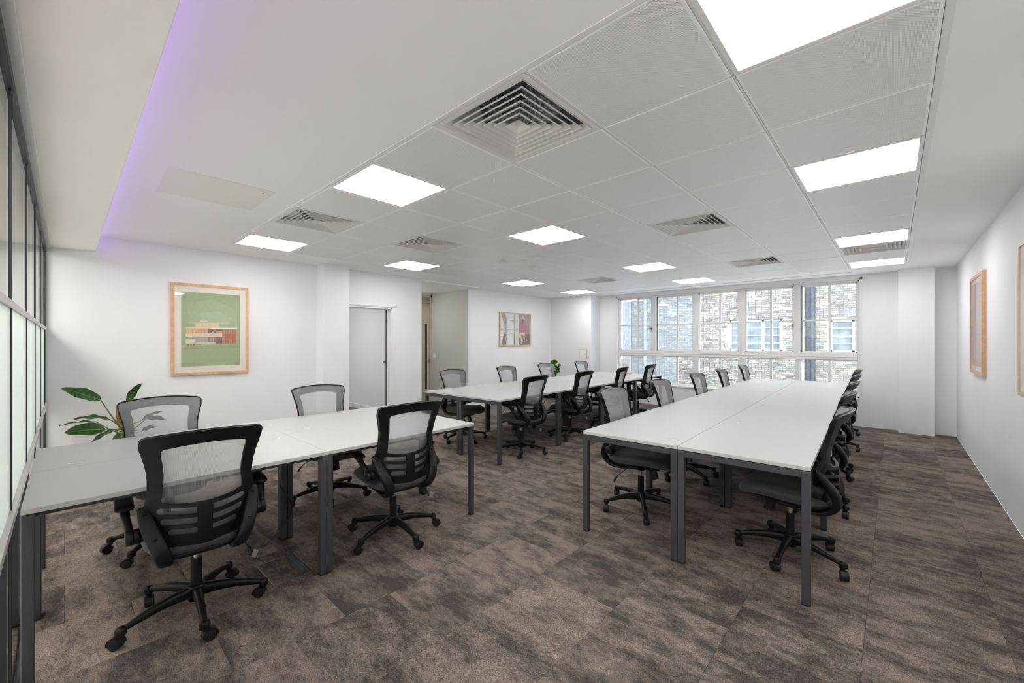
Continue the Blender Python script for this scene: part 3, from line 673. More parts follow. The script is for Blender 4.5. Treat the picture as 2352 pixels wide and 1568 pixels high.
bm = bmesh.new(); cyl(bm, (-0.17, -0.08, -2), (-0.17, -0.08, 8), 0.062, n=14)
for z in (-0.4, 1.7, 3.4): cyl(bm, (-0.17, -0.08, z), (-0.17, -0.08, z + 0.09), 0.078, n=14)
obj('pipe', bm, 'lead', t, smooth=40)
bm = bmesh.new(); cyl(bm, (0, 0, -1), (0, 0, 7), 0.07, n=14)
for z in (0.6, 2.4): cyl(bm, (0, 0, z), (0, 0, z + 0.1), 0.09, n=14)
o = obj('drainpipe', bm, 'lead', None, (-8.55, YB - 0.1, 0), smooth=40); tag(o, 'grey drainpipe on the brick wall behind the leftmost window bay', 'drainpipe')
o = obj('wall_yard', B(((-16.5, 9.2, -4), (-9.25, 18.4, 6.5))), 'lead'); o['kind'] = 'structure'; o['label'] = 'blue-grey side wing of the yard'
struct('floor_added_bounce', B(((-20, 9.1, -1.5), (12, 18.45, -1.3))), 'yard')  # unseen slab added to bounce daylight up through the window

# ------------------------------------------------------------------ desks
LEG_X, LEG_Y, RAILH = 0.040, 0.036, 0.036
DL, DW = 1.158, 0.668
legm = mesh_from(B(((-LEG_X / 2, -LEG_Y / 2, 0.012), (LEG_X / 2, LEG_Y / 2, 0.695), 0.004, 2)), 'leg', 'deskmetal')
footm = mesh_from(B(((-LEG_X / 2 + 0.001, -LEG_Y / 2 + 0.001, 0.0), (LEG_X / 2 - 0.001, LEG_Y / 2 - 0.001, 0.013), 0.003)), 'foot', 'rubber')
topm = mesh_from(B(((-DW / 2, 0.0012, 0.6985), (DW / 2, DL - 0.0012, DT), 0.0012)), 'desktop', 'desk')
endm = mesh_from(B(((-DW / 2 + LEG_X, -LEG_Y / 2 + 0.001, 0.695 - RAILH), (DW / 2 - LEG_X, LEG_Y / 2 - 0.001, 0.694), 0.002)), 'end_rail', 'deskmetal')
lonm = mesh_from(B(((-0.018, LEG_Y, 0.66), (0.018, DL - LEG_Y, 0.694), 0.002)), 'long_rail', 'deskmetal')
def ring_mesh():
    bm = bmesh.new(); n = 28
    P_ = [(0.038, 0.0), (0.037, 0.0012), (0.031, 0.0016), (0.030, 0.0004), (0.0, 0.0004)]
    lathe(bm, P_, n); return mesh_from(bm, 'cable_port', 'desk', 40)
def slot_mesh():
    bm = bmesh.new()
    for k in range(7):
        a = R(200 + k * 12); box(bm, (0.0315 * math.cos(a) - 0.003, 0.0315 * math.sin(a) - 0.003, 0.0004), (0.0315 * math.cos(a) + 0.003, 0.0315 * math.sin(a) + 0.003, 0.0019))
    return mesh_from(bm, 'port_slot', 'cream')
ringm = ring_mesh(); slotm = slot_mesh()
def desk(origin, rot, side, k, label, group):
    """origin = near end of the seam line; side -1 left of the seam, +1 right; k = module"""
    t = empty('desk', origin, rot); tag(t, label, 'desk', group)
    c = Matrix.Rotation(rot, 4, 'Z') @ Vector((side * (DW / 2 + 0.0015), k * DL, 0)); t.location = Vector(origin) + c
    link('desktop', topm, t)
    for sx in (-1, 1):
        for yy in (LEG_Y / 2 + 0.001, DL - LEG_Y / 2 - 0.001):
            l = link('leg', legm, t, (sx * (DW / 2 - LEG_X / 2), yy, 0)); link('foot', footm, l)
    for yy in (LEG_Y / 2 + 0.001, DL - LEG_Y / 2 - 0.001): link('end_rail', endm, t, (0, yy, 0))
    for sx in (-1, 1): link('long_rail', lonm, t, (sx * (DW / 2 - 0.11), 0, 0))
    yy = 0.16 if side < 0 else DL - 0.10
    p = link('cable_port', ringm, t, (-side * (DW / 2 - 0.085), yy, DT - 0.0002), (0, 0, random.uniform(0, 6)))
    link('port_slot', slotm, p)
    return t
ordn = ['nearest', 'second', 'third', 'fourth', 'farthest']
RO, RR_ = (-0.9825, 2.562, 0), R(2.1)
MO, MR = (-3.862, 3.232, 0), R(1.6)
LO, LR = (-3.110, -0.115, 0), R(0.0)
for k in range(5):
    for s in (-1, 1):
        nm = ['nearest the camera', 'second from the near end', 'in the middle of its row', 'fourth from the near end', 'at the window end'][k]
        desk(RO, RR_, s, k, f'white desk, {"left" if s < 0 else "right"} row of right-hand block, {nm}', 'white desks of the right-hand block')
for k in range(4):
    for s in (-1, 1):
        nm = ['at the near end', 'second from the near end', 'third from the near end', 'at the window end'][k]
        desk(MO, MR, s, k, f'white desk, {"wall-side" if s < 0 else "aisle-side"} row of middle block, {nm}', 'white desks of the middle block')
for k in range(2):
    for s in (-1, 1):
        nm = ['against the partition', 'farther from the partition'][k]
        desk(LO, LR, s, k, f'white desk, {"wall-side" if s < 0 else "near"} row of left front block, {nm}', 'white desks of the left front block')
# cables and a power tray under the front left block
bm = bmesh.new()
sweep(bm, spline([(-3.02, 0.98, 0.66), (-3.03, 0.99, 0.5), (-3.01, 1.00, 0.35), (-2.99, 0.97, 0.42), (-3.04, 1.06, 0.2), (-3.08, 0.92, 0.012), (-3.05, 0.80, 0.008), (-2.86, 0.83, 0.008)], 8), (0.0035, 0.0035), side=(0, 1, 0.01), n=6, p=2)
o = obj('power_cable', bm, 'black', smooth=60); tag(o, 'black power cable running down the middle legs of the left front desk block', 'cable')
def tray(o, rot, k, lab):
    loc = Vector(o) + Matrix.Rotation(rot, 4, 'Z') @ Vector((0.16, k * DL + 0.35, 0))
    t = empty('cable_tray', loc, rot); tag(t, lab, 'cable tray')
    obj('tray', B(((-0.05, 0, 0.60), (0.05, 0.45, 0.604)), ((-0.05, 0, 0.60), (-0.047, 0.45, 0.64)), ((0.047, 0, 0.60), (0.05, 0.45, 0.64))), 'deskmetal', t)
    for yy in (0.03, 0.42): obj('bracket', B(((-0.05, yy, 0.60), (-0.047, yy + 0.02, 0.6985)), ((0.047, yy, 0.60), (0.05, yy + 0.02, 0.6985))), 'deskmetal', t)
tray(MO, MR, 1, 'dark cable tray under the middle desk block, second module')
tray(RO, RR_, 0, 'dark cable tray under the right-hand desk block, near end')
# hanging black computer cradle under the near end of the middle block
t = empty('computer_holder', (-3.56, 3.97, 0), MR); tag(t, 'black hanging computer holder under the near end of the middle desk block', 'holder')
obj('case', B(((-0.03, -0.09, 0.16), (0.03, 0.09, 0.42), 0.006)), 'black', t)
bm = bmesh.new()
for yy in (-0.093, 0.093): sweep(bm, [(0, yy, 0.6985), (0, yy, 0.155)], (0.012, 0.0015), side=(1, 0, 0), n=8)
sweep(bm, [(0, -0.094, 0.157), (0, 0.094, 0.157)], (0.012, 0.0015), side=(1, 0, 0), n=8)
obj('strap', bm, 'deskmetal', t)

# ------------------------------------------------------------------ floor box
t = empty('floor_box', (-2.687, 0.895, 0)); tag(t, 'metal-edged floor box with a carpet lid under the left front desks', 'floor box')
e = 0.006; X0, X1, Y0, Y1 = -0.155, 0.155, -0.108, 0.108
obj('frame', B(((X0, Y0, 0.0), (X1, Y0 + e, 0.004)), ((X0, Y1 - e, 0.0), (X1, Y1, 0.004)), ((X0, Y0, 0), (X0 + e, Y1, 0.004)), ((X1 - e, Y0, 0), (X1, Y1, 0.004)), ((X0, Y1 - 0.062, 0), (X1, Y1 - 0.057, 0.004))), 'boxmetal', t)
obj('lid', B(((X0 + e, Y0 + e, 0.0), (X1 - e, Y1 - 0.062, 0.003))), 'carpet', t)
for k in range(3): obj('cable_flap', B(((X0 + 0.012 + k * 0.097, Y1 - 0.053, 0), (X0 + 0.102 + k * 0.097, Y1 - e - 0.003, 0.0035), 0.001)), 'iron', t)

# ------------------------------------------------------------------ task chair
YB_T = [(0.385, -0.200), (0.42, -0.212), (0.50, -0.228), (0.58, -0.228), (0.64, -0.222), (0.72, -0.216), (0.80, -0.236), (0.88, -0.264), (0.97, -0.304)]
W_T = [(0.385, 0.105), (0.41, 0.145), (0.45, 0.170), (0.50, 0.190), (0.55, 0.204), (0.59, 0.213), (0.62, 0.210), (0.67, 0.201), (0.72, 0.198), (0.77, 0.200), (0.82, 0.209), (0.87, 0.221), (0.905, 0.231), (0.930, 0.231)]
K_T = [(0.42, 1.6), (0.50, 2.2), (0.59, 2.1), (0.68, 1.05), (0.80, 1.0)]
def back_y(x, z): return interp(YB_T, z) + interp(K_T, z) * x * x
def net_y(x, z):      # the net is stretched flatter than the ribs behind it
    w_ = interp(W_T, min(z, 0.93)); return back_y(w_, z) - 0.95 * (w_ * w_ - x * x)
def back_outline(inset=0.0):
    P_ = []
    zs = [0.385 + 0.545 * k / 30 for k in range(31)]
    right = [(interp(W_T, z) - inset, z) for z in zs]
    top = []
    for k in range(1, 7):       # rounded corner
        a = k / 7 * PI / 2; top.append((0.231 - 0.030 + 0.030 * math.cos(a) - inset, 0.930 + 0.020 * math.sin(a) - inset * 0.5))
    for k in range(0, 11): x = 0.19 - 0.19 * k / 10; top.append((x, 0.950 + 0.014 * (1 - (x / 0.198) ** 2) - inset))
    r = right + top
    bot = [(-0.105 + 0.21 * k / 8 + (0), 0.385 - 0.006 * (1 - ((k - 4) / 4) ** 2) + inset) for k in range(9)]
    left = [(-x, z) for x, z in reversed(r) if x > 1e-6]
    if inset: r = [(x, max(z, 0.385 + inset)) for x, z in r]; left = [(x, max(z, 0.385 + inset)) for x, z in left]
    return r + left + bot[1:-1]
def opening():
    P_ = []; zb = 0.655; zt = 0.868
    for k in range(13): t_ = k / 12; P_.append((0.154 - 0.010 * math.sin(PI * t_) + 0.006 * t_, zb + (zt - zb) * t_))
    P_ += [(0.160, 0.880), (0.152, 0.890)]
    for k in range(9): x = 0.138 - 0.276 * k / 8; P_.append((x, 0.892 + 0.012 * (1 - (x / 0.138) ** 2)))
    P_ += [(-0.152, 0.890), (-0.160, 0.880)]
    for k in range(13): t_ = 1 - k / 12; P_.append((-0.154 + 0.010 * math.sin(PI * t_) - 0.006 * t_, zb + (zt - zb) * t_))
    P_ += [(-0.150, 0.644)]
    for k in range(1, 12): x = -0.144 + 0.288 * k / 12; P_.append((x, 0.638 - 0.016 * (1 - (x / 0.144) ** 2)))
    P_ += [(0.150, 0.644)]
    return P_
def slot(x0, x1, zc, h, s):
    up = lambda x: zc + 0.55 * x * x
    P_ = []; n = 8; r = h / 2
    for k in range(n + 1): x = x0 + (x1 - x0) * k / n; P_.append((x, up(x) - r))
    for k in range(1, 6): a = -PI / 2 + PI * k / 6; P_.append((x1 + r * 0.8 * math.cos(a), up(x1) + r * math.sin(a)))
    for k in range(n + 1): x = x1 - (x1 - x0) * k / n; P_.append((x, up(x) + r))
    P_ = [(s * x, z) for x, z in P_]
    return P_ if s > 0 else P_[::-1]
def shell_mesh(outline, holes, y_off, th, name, mat, step=0.022, uv=False, fy=back_y):
    pts = []; edges = []
    for loop in [outline] + holes:
        n0 = len(pts); pts += [Vector(p) for p in loop]; edges += [(n0 + i, n0 + (i + 1) % len(loop)) for i in range(len(loop))]
    z = 0.39
    while z < 0.96:
        x = -0.22
        while x < 0.23:
            if in_poly(x, z, outline) and not any(in_poly(x, z, h) for h in holes): pts.append(Vector((x, z)))
            x += step
        z += step
    V, E_, F, *_ = delaunay_2d_cdt(pts, edges, [], 0, 1e-5)
    bm = bmesh.new()
    def Y(x, z): return fy(x, z) + y_off
    fv = [bm.verts.new((v.x, Y(v.x, v.y), v.y)) for v in V]
    bv = [bm.verts.new((v.x, Y(v.x, v.y) - th, v.y)) for v in V] if th else None
    used = {}
    for f in F:
        cx = sum(V[i].x for i in f) / 3; cz = sum(V[i].y for i in f) / 3
        if not in_poly(cx, cz, outline) or any(in_poly(cx, cz, h) for h in holes): continue
        bm.faces.new([fv[i] for i in f])
        if th:
            bm.faces.new([bv[i] for i in reversed(f)])
            for k in range(3):
                e_ = (f[k], f[(k + 1) % 3]); key = tuple(sorted(e_)); used.setdefault(key, []).append(e_)
    if th:
        for key, l in used.items():
            if len(l) == 1: a, b = l[0]; bm.faces.new((fv[b], fv[a], bv[a], bv[b]))
    for v in [v for v in bm.verts if not v.link_faces]: bm.verts.remove(v)
    if uv:
        ul = bm.loops.layers.uv.new('UVMap')
        for f in bm.faces:
            for l in f.loops: l[ul].uv = (l.vert.co.x, l.vert.co.z)
    me = mesh_from(bm, name, mat, 35)
    return me
OUT = back_outline(); HOLES = [opening()]
for (x0, x1, zc) in ((0.030, 0.156, 0.590), (0.028, 0.144, 0.543), (0.028, 0.118, 0.498)):
    for s in (1, -1): HOLES.append(slot(x0, x1, zc, 0.031 if zc > .52 else .029, s))
CH = {}
CH['frame'] = shell_mesh(OUT, HOLES, -0.004, 0.016, 'backrest_frame', 'plastic')
CH['net'] = shell_mesh(back_outline(0.005), [], 0.003, 0, 'back_net', 'net', uv=True, fy=net_y)
# piping round the edge of the net
bm = bmesh.new(); lp = OUT[::2]; n = len(lp)
pp = [(x * 0.99, back_y(x, z) + 0.001, z) for x, z in lp]; rings = []
for i in range(n):
    q = Vector(pp[i]); t_ = (Vector(pp[(i + 1) % n]) - Vector(pp[i - 1])).normalized(); s = Vector((0, 1, 0)); s = (s - t_ * s.dot(t_)).normalized(); u = t_.cross(s)
    rings.append([bm.verts.new(q + s * 0.006 * math.cos(k * PI / 3) + u * 0.0045 * math.sin(k * PI / 3)) for k in range(6)])
for i in range(n):
    for k in range(6): bm.faces.new((rings[i][k], rings[i][(k + 1) % 6], rings[(i + 1) % n][(k + 1) % 6], rings[(i + 1) % n][k]))
CH['rim'] = mesh_from(bm, 'rim', 'plastic', 60)
# seat
def zmid(y): return interp([(-0.25, 0.420), (-0.12, 0.421), (0.0, 0.432), (0.12, 0.441), (0.20, 0.434), (0.26, 0.410), (0.30, 0.395)], y)
def pad(bm, hw_r, hw_f, y0, y1, up, dn, zoff=0.0, dish=0.0, nr=9, na=36):
    grid = {}
    for s in (1, -1):
        for r_ in range(nr + 1):
            rr = math.sin(r_ / nr * PI / 2)
            for a_ in range(na):
                th = 2 * PI * a_ / na; c, d = math.cos(th), math.sin(th); e = 2 / 3.2
                uy = math.copysign(abs(d) ** e, d) * rr; y = (y0 + y1) / 2 + (y1 - y0) / 2 * uy
                hw = hw_r + (hw_f - hw_r) * (uy + 1) / 2
                x = hw * math.copysign(abs(c) ** e, c) * rr
                q = (1 - rr ** 6) ** 0.5 if rr < 1 else 0
                z = zmid(y) + zoff + (up if s > 0 else -dn) * q + (dish * (x / 0.23) ** 2 if s > 0 else 0) * q
                if r_ == nr and s < 0: grid[(s, r_, a_)] = grid[(1, r_, a_)]; continue
                if r_ == 0:
                    if a_: grid[(s, 0, a_)] = grid[(s, 0, 0)]; continue
                grid[(s, r_, a_)] = bm.verts.new((x, y, z))
    for s in (1, -1):
        for r_ in range(nr):
            for a_ in range(na):
                b_ = (a_ + 1) % na
                vs = [grid[(s, r_, a_)], grid[(s, r_ + 1, a_)], grid[(s, r_ + 1, b_)], grid[(s, r_, b_)]]
                vs = list(dict.fromkeys(vs))
                if len(vs) > 2: bm.faces.new(vs if s > 0 else vs[::-1])
bm = bmesh.new(); pad(bm, 0.205, 0.225, -0.235, 0.280, 0.038, 0.044, dish=0.014); CH['seat'] = mesh_from(bm, 'seat', 'seat', 180)
bm = bmesh.new(); pad(bm, 0.190, 0.185, -0.225, 0.16, 0.0, 0.040, zoff=-0.022); CH['shell'] = mesh_from(bm, 'seat_shell', 'plastic', 180)
# curved side supports
def strap(s):
    bm = bmesh.new()
    path = spline([(s * 0.209, -0.146, 0.625), (s * 0.206, -0.166, 0.590), (s * 0.192, -0.205, 0.535), (s * 0.172, -0.236, 0.480), (s * 0.153, -0.243, 0.425), (s * 0.140, -0.215, 0.378), (s * 0.134, -0.155, 0.352), (s * 0.130, -0.06, 0.356), (s * 0.125, 0.02, 0.366)], 4)
    n = len(path); sec = []
    for i in range(n):
        t_ = i / (n - 1); wv = 0.022 + 0.009 * math.sin(min(1, t_ * 1.2) * PI)
        sec.append((wv * (0.7 if i == 0 else 1), (0.010 + 0.013 * math.sin(PI * min(1, t_ * 1.3)) ** 1) * (0.6 if i == 0 else 1)))
    sweep(bm, path, sec, side=(1, 0.15 * s, 0), n=14, p=3.2)
    return mesh_from(bm, 'back_support', 'plastic', 50)
BOLTS = ((0.207, -0.178, 0.600), (0.176, -0.249, 0.498))
bm = bmesh.new(); cyl(bm, (0, 0.012, 0.004), (0, -0.0045, -0.002), 0.0095, 0.0085, 14); CH['bolt'] = mesh_from(bm, 'bolt', 'castor', 40)
def armm(s):
    bm = bmesh.new()
    lathe(bm, [(0, -0.030), (0.028, -0.029), (0.033, -0.024), (0.033, -0.002), (0.031, 0.0), (0.033, 0.002), (0.033, 0.022), (0.028, 0.027), (0, 0.028)], 22, (s * 0.242, -0.150, 0.505), 'X')
    sweep(bm, spline([(s * 0.252, -0.150, 0.505), (s * 0.258, -0.118, 0.540), (s * 0.266, -0.075, 0.580), (s * 0.268, -0.035, 0.604), (s * 0.268, 0.05, 0.610)], 4),
          [(0.015, 0.022)] * 4 + [(0.015, 0.020)] * 4 + [(0.018, 0.016)] * 4 + [(0.022, 0.010)] * 4 + [(0.022, 0.006)], side=(1, 0, 0), n=12)
    sweep(bm, [(s * 0.180, -0.165, 0.505), (s * 0.235, -0.155, 0.505)], [(0.022, 0.022), (0.024, 0.024)], side=(0, 1, 0), n=14, p=2.2)
    return mesh_from(bm, 'arm', 'plastic', 45)
def armpad(s):
    bm = bmesh.new()
    path = spline([(s * 0.268, -0.082, 0.606), (s * 0.268, -0.070, 0.612), (s * 0.268, -0.02, 0.621), (s * 0.268, 0.06, 0.625), (s * 0.264, 0.14, 0.622), (s * 0.258, 0.172, 0.617), (s * 0.257, 0.182, 0.613)], 3)
    n = len(path)
    sec = [(0.034 * min(1, 0.55 + 3.2 * min(i, n - 1 - i) / n), 0.013 * min(1, 0.4 + 3.2 * min(i, n - 1 - i) / n)) for i in range(n)]
    sweep(bm, path, sec, side=(1, 0, 0), n=16, p=2.6)
    return mesh_from(bm, 'arm_pad', 'plastic', 60)
for s, k in ((1, 'R'), (-1, 'L')): CH['strap' + k], CH['arm' + k], CH['pad' + k] = strap(s), armm(s), armpad(s)
# mechanism, lever, lift
bm = bmesh.new(); box(bm, (-0.075, -0.12, 0.345), (0.075, 0.13, 0.388), 0.010, 2); box(bm, (-0.16, -0.05, 0.36), (0.16, 0.05, 0.386), 0.006)
lathe(bm, [(0.030, 0.318), (0.034, 0.33), (0.036, 0.352)], 18)
CH['mech'] = mesh_from(bm, 'mechanism', 'plastic', 40)
bm = bmesh.new(); cyl(bm, (0, 0.095, 0.352), (0, 0.118, 0.268), 0.027, 0.031, 18); CH['knob'] = mesh_from(bm, 'tension_knob', 'plastic', 40)
bm = bmesh.new(); sweep(bm, spline([(0.06, -0.03, 0.362), (0.12, -0.045, 0.356), (0.17, -0.07, 0.335), (0.200, -0.10, 0.300), (0.204, -0.108, 0.292)], 5), (0.0035, 0.0035), side=(0, 1, 0), n=8, p=2)
sweep(bm, [(0.203, -0.106, 0.294), (0.206, -0.110, 0.287), (0.216, -0.126, 0.258), (0.218, -0.130, 0.250)], [(0.006, 0.005), (0.011, 0.006), (0.014, 0.006), (0.010, 0.004)], side=(1, 0.9, 0), n=12)
CH['lever'] = mesh_from(bm, 'lever', 'plastic', 50)
bm = bmesh.new(); cyl(bm, (0, 0, 0.125), (0, 0, 0.275), 0.0245, 0.0235, 22); CH['sleeve'] = mesh_from(bm, 'lift_sleeve', 'plastic', 40)
bm = bmesh.new(); cyl(bm, (0, 0, 0.27), (0, 0, 0.325), 0.0135, n=18); CH['piston'] = mesh_from(bm, 'piston', 'chrome', 40)
# five star base
bm = bmesh.new(); lathe(bm, [(0.026, 0.062), (0.033, 0.066), (0.040, 0.10), (0.041, 0.135), (0.037, 0.141), (0.026, 0.142)], 26); CH['hub'] = mesh_from(bm, 'base_hub', 'plastic', 35)
bm = bmesh.new()
path = spline([(0.028, 0, 0.110), (0.10, 0, 0.112), (0.18, 0, 0.104), (0.25, 0, 0.090), (0.282, 0, 0.082)], 4)
sweep(bm, path, [(0.023 - 0.0115 * (i / 16) ** 0.9, 0.030 - 0.0195 * (i / 16) ** 0.8) for i in range(17)], side=(0, 1, 0), n=14, p=2.7)
lathe(bm, [(0.0, 0.099), (0.012, 0.0975), (0.018, 0.093), (0.0215, 0.084), (0.0215, 0.064), (0.019, 0.062), (0.0, 0.062)], 18, (0.292, 0, 0))
CH['spoke'] = mesh_from(bm, 'base_leg', 'plastic', 50)
bm = bmesh.new()   # castor hood (swivels about z)
lathe(bm, [(0, 0.064), (0.012, 0.064), (0.012, 0.05), (0, 0.05)], 12)
n = 14
hood = []
for k in range(n + 1):
    a = R(-5 + 200 * k / n); hood.append((0.020 - 0.0285 * math.cos(a), 0.0, 0.026 + 0.0285 * math.sin(a)))
sweep(bm, hood, (0.019, 0.0022), side=(0, 1, 0), n=10, p=4)
box(bm, (-0.004, -0.004, 0.018), (0.034, 0.004, 0.046), 0.002)
CH['fork'] = mesh_from(bm, 'castor', 'castor', 40)
bm = bmesh.new(); lathe(bm, [(0, -0.0085), (0.016, -0.0085), (0.0245, -0.0075), (0.026, -0.005), (0.026, 0.004), (0.0235, 0.0075), (0.012, 0.0095), (0, 0.0098)], 24, (0, 0, 0), 'Y'); CH['wheel'] = mesh_from(bm, 'wheel', 'castor', 40)
bm = bmesh.new(); box(bm, (-0.0125, -0.0012, -0.0185), (0.0125, 0.0012, 0.0185), 0.001); CH['tagm'] = mesh_from(bm, 'lever_tag', 'tag')
def chair(x, y, face, star, label, group, tagged=False):
    """face: direction the sitter looks (degrees from +Y, ccw); star: world angle of one base leg"""
    t = empty('office_chair', (x, y, 0), R(face)); tag(t, label, 'chair', group)
    bf = link('backrest_frame', CH['frame'], t); link('rim', CH['rim'], bf)
    link('back_net', CH['net'], t)
    link('seat', CH['seat'], t); link('seat_shell', CH['shell'], t)
    for k in 'RL':
        s = link('back_support', CH['strap' + k], t)
        for bx, by, bz in BOLTS: link('bolt', CH['bolt'], s, (bx if k == 'R' else -bx, by, bz))
        a = link('armrest', CH['arm' + k], t); link('arm_pad', CH['pad' + k], a)
    m = link('mechanism', CH['mech'], t); link('tension_knob', CH['knob'], m)
    lv = link('lever', CH['lever'], t)
    if tagged:
        g = link('lever_tag', CH['tagm'], lv, (0.224, -0.139, 0.262), (R(-25), R(15), R(-42)))
        bmx = bmesh.new()
    g = link('gas_lift', CH['sleeve'], t); link('piston', CH['piston'], g)
    link('base_hub', CH['hub'], t)
    rnd = random.Random(int((x * 37 + y * 91) * 10))
    for k in range(5):
        a = R(star - face + 72 * k)
        link('base_leg', CH['spoke'], t, (0, 0, 0), (0, 0, a))
        cst = link('castor', CH['fork'], t, (0.292 * math.cos(a), 0.292 * math.sin(a), 0), (0, 0, rnd.uniform(0, 2 * PI)))
        link('wheel', CH['wheel'], cst, (0.020, 0.0115, 0.026)); link('wheel', CH['wheel'], cst, (0.020, -0.0115, 0.026), (0, 0, PI))
    return t
LEFT, RIGHT = 90, -90     # sitter faces -X / +X
gL, gM, gR = 'office chairs at the left front desks', 'office chairs at the middle desks', 'office chairs at the right-hand desks'
chair(-2.590, 0.452, LEFT - 2, -4, 'largest black mesh office chair in the foreground, its back to the camera', gL, True)
chair(-2.600, 1.575, LEFT - 3, -2, 'black mesh chair right of the foreground one, back to the camera, left desks', gL, True)
chair(-3.612, 0.470, RIGHT, 30, 'black office chair with grey net back in front of the leafy plant by the partition', gL)
chair(-3.615, 1.575, RIGHT, -22, 'black office chair with grey net back facing us between the green print and the doorway', gL)
for k, (x, y, s, lab) in enumerate([(-4.400, 3.775, 56, 'nearest of the wall-side chairs'), (-4.43, 4.93, 20, 'second of the wall-side chairs'), (-4.51, 6.07, 44, 'in front of the small round-leaved plant'), (-4.49, 7.22, 10, 'farthest of the wall-side chairs')]):
    chair(x, y, RIGHT + 1.6 + (0, 2, -2, 1)[k], s, 'black net-backed chair at middle desks, ' + lab, gM)
for k, (x, y, s, lab) in enumerate([(-3.380, 3.815, 25, 'nearest of four'), (-3.40, 4.90, 2, 'second of four'), (-3.44, 6.05, 30, 'third of four'), (-3.46, 7.15, 12, 'closest to the window')]):
    chair(x, y, LEFT + 1.6 + (0, 2, 8, 3)[k], s, 'black chair, back to the aisle, middle desks, ' + lab, gM, k < 2)
for k, (x, y, s, lab) in enumerate([(-1.520, 3.195, 14, 'nearest the camera'), (-1.555, 4.26, 40, 'second from the near end'), (-1.61, 5.50, 8, 'middle of the five'), (-1.63, 6.62, 30, 'fourth from the near end'), (-1.64, 7.85, 50, 'next to the window')]):
    chair(x, y, RIGHT + 2.1 + (0, 1, -1, 2, 0)[k], s, 'black net-backed chair, left side of right-hand desks, ' + lab, gR)
for k, (x, y, s, lab) in enumerate([(-0.487, 3.145, 50, 'nearest the camera'), (-0.532, 4.245, 44, 'second from the near end'), (-0.568, 5.38, 35, 'middle of the five'), (-0.608, 6.58, 20, 'fourth from the near end'), (-0.65, 7.68, 30, 'next to the window')]):
    chair(x, y, LEFT + 2.1, s, 'black chair seen edge-on, right side of right-hand desks, ' + lab, gR)

# ------------------------------------------------------------------ pictures
def art_mesh(polys, Wd, Hd):
    """flat printed shapes in artboard units (0..1, v down), each layer a hair above the last; local x right, z up, facing -Y"""
    verts = []; faces = []; col = []
    for k, (c, P_) in enumerate(polys):
        n = len(verts)
        for u, v in P_: verts.append(((min(1, max(0, u)) - 0.5) * Wd, -0.00005 * k, (0.5 - min(1, max(0, v))) * Hd))
        faces.append(tuple(range(n, n + len(P_)))); col += [(*c, 1)] * len(P_)
    me = bpy.data.meshes.new('print'); me.from_pydata(verts, [], faces); me.materials.append(M['art'])
    ca = me.color_attributes.new('Col', 'FLOAT_COLOR', 'CORNER'); ca.data.foreach_set('color', [v for c in col for v in c]); me.update()
    return me
def picture(name, loc, rz, W_, H_, fw, depth, wood, mount, mm, polys, label, mcol='mount', gmat='glass_pic'):
    t = empty(name, loc, rz); tag(t, label, 'picture')
    bm = bmesh.new(); hw, hh = W_ / 2, H_ / 2
    prof = [(0, 0), (0, -depth), (fw, -depth), (fw, 0)]
    cor = [(-1, -1), (1, -1), (1, 1), (-1, 1)]; rings = []
    for (i, y) in prof: rings.append([bm.verts.new((sx * (hw - i), y, sz * (hh - i))) for sx, sz in cor])
    for a in range(len(prof) - 1):
        for k in range(4): bm.faces.new((rings[a][k], rings[a][(k + 1) % 4], rings[a + 1][(k + 1) % 4], rings[a + 1][k]))
    obj('frame', bm, wood, t)
    obj('backing_board', B(((-hw + fw * 0.5, -depth + 0.0105, -hh + fw * 0.5), (hw - fw * 0.5, -0.001, hh - fw * 0.5))), mcol, t)
    if mm:
        iw, ih = hw - fw - mm[0], hh - fw - mm[1]
        bm = bmesh.new(); box(bm, (-hw + fw, -depth + 0.0055, -hh + fw), (-iw, -depth + 0.0085, hh - fw)); box(bm, (iw, -depth + 0.0055, -hh + fw), (hw - fw, -depth + 0.0085, hh - fw)); box(bm, (-iw, -0.013, ih), (iw, -depth + 0.0085, hh - fw)); box(bm, (-iw, -depth + 0.0055, -hh + fw), (iw, -depth + 0.0085, -ih))
        obj('mount', bm, mcol, t)
    else: iw, ih = hw - fw, hh - fw
    link('print', art_mesh(polys, 2 * iw, 2 * ih), t, (0, -depth + 0.0095, 0))
    obj('glazing', B(((-hw + fw * 0.8, -depth + 0.0015, -hh + fw * 0.8), (hw - fw * 0.8, -depth + 0.003, hh - fw * 0.8))), gmat, t)
    return t
def rc(a, b, c, d): return [(a, b), (c, b), (c, d), (a, d)]
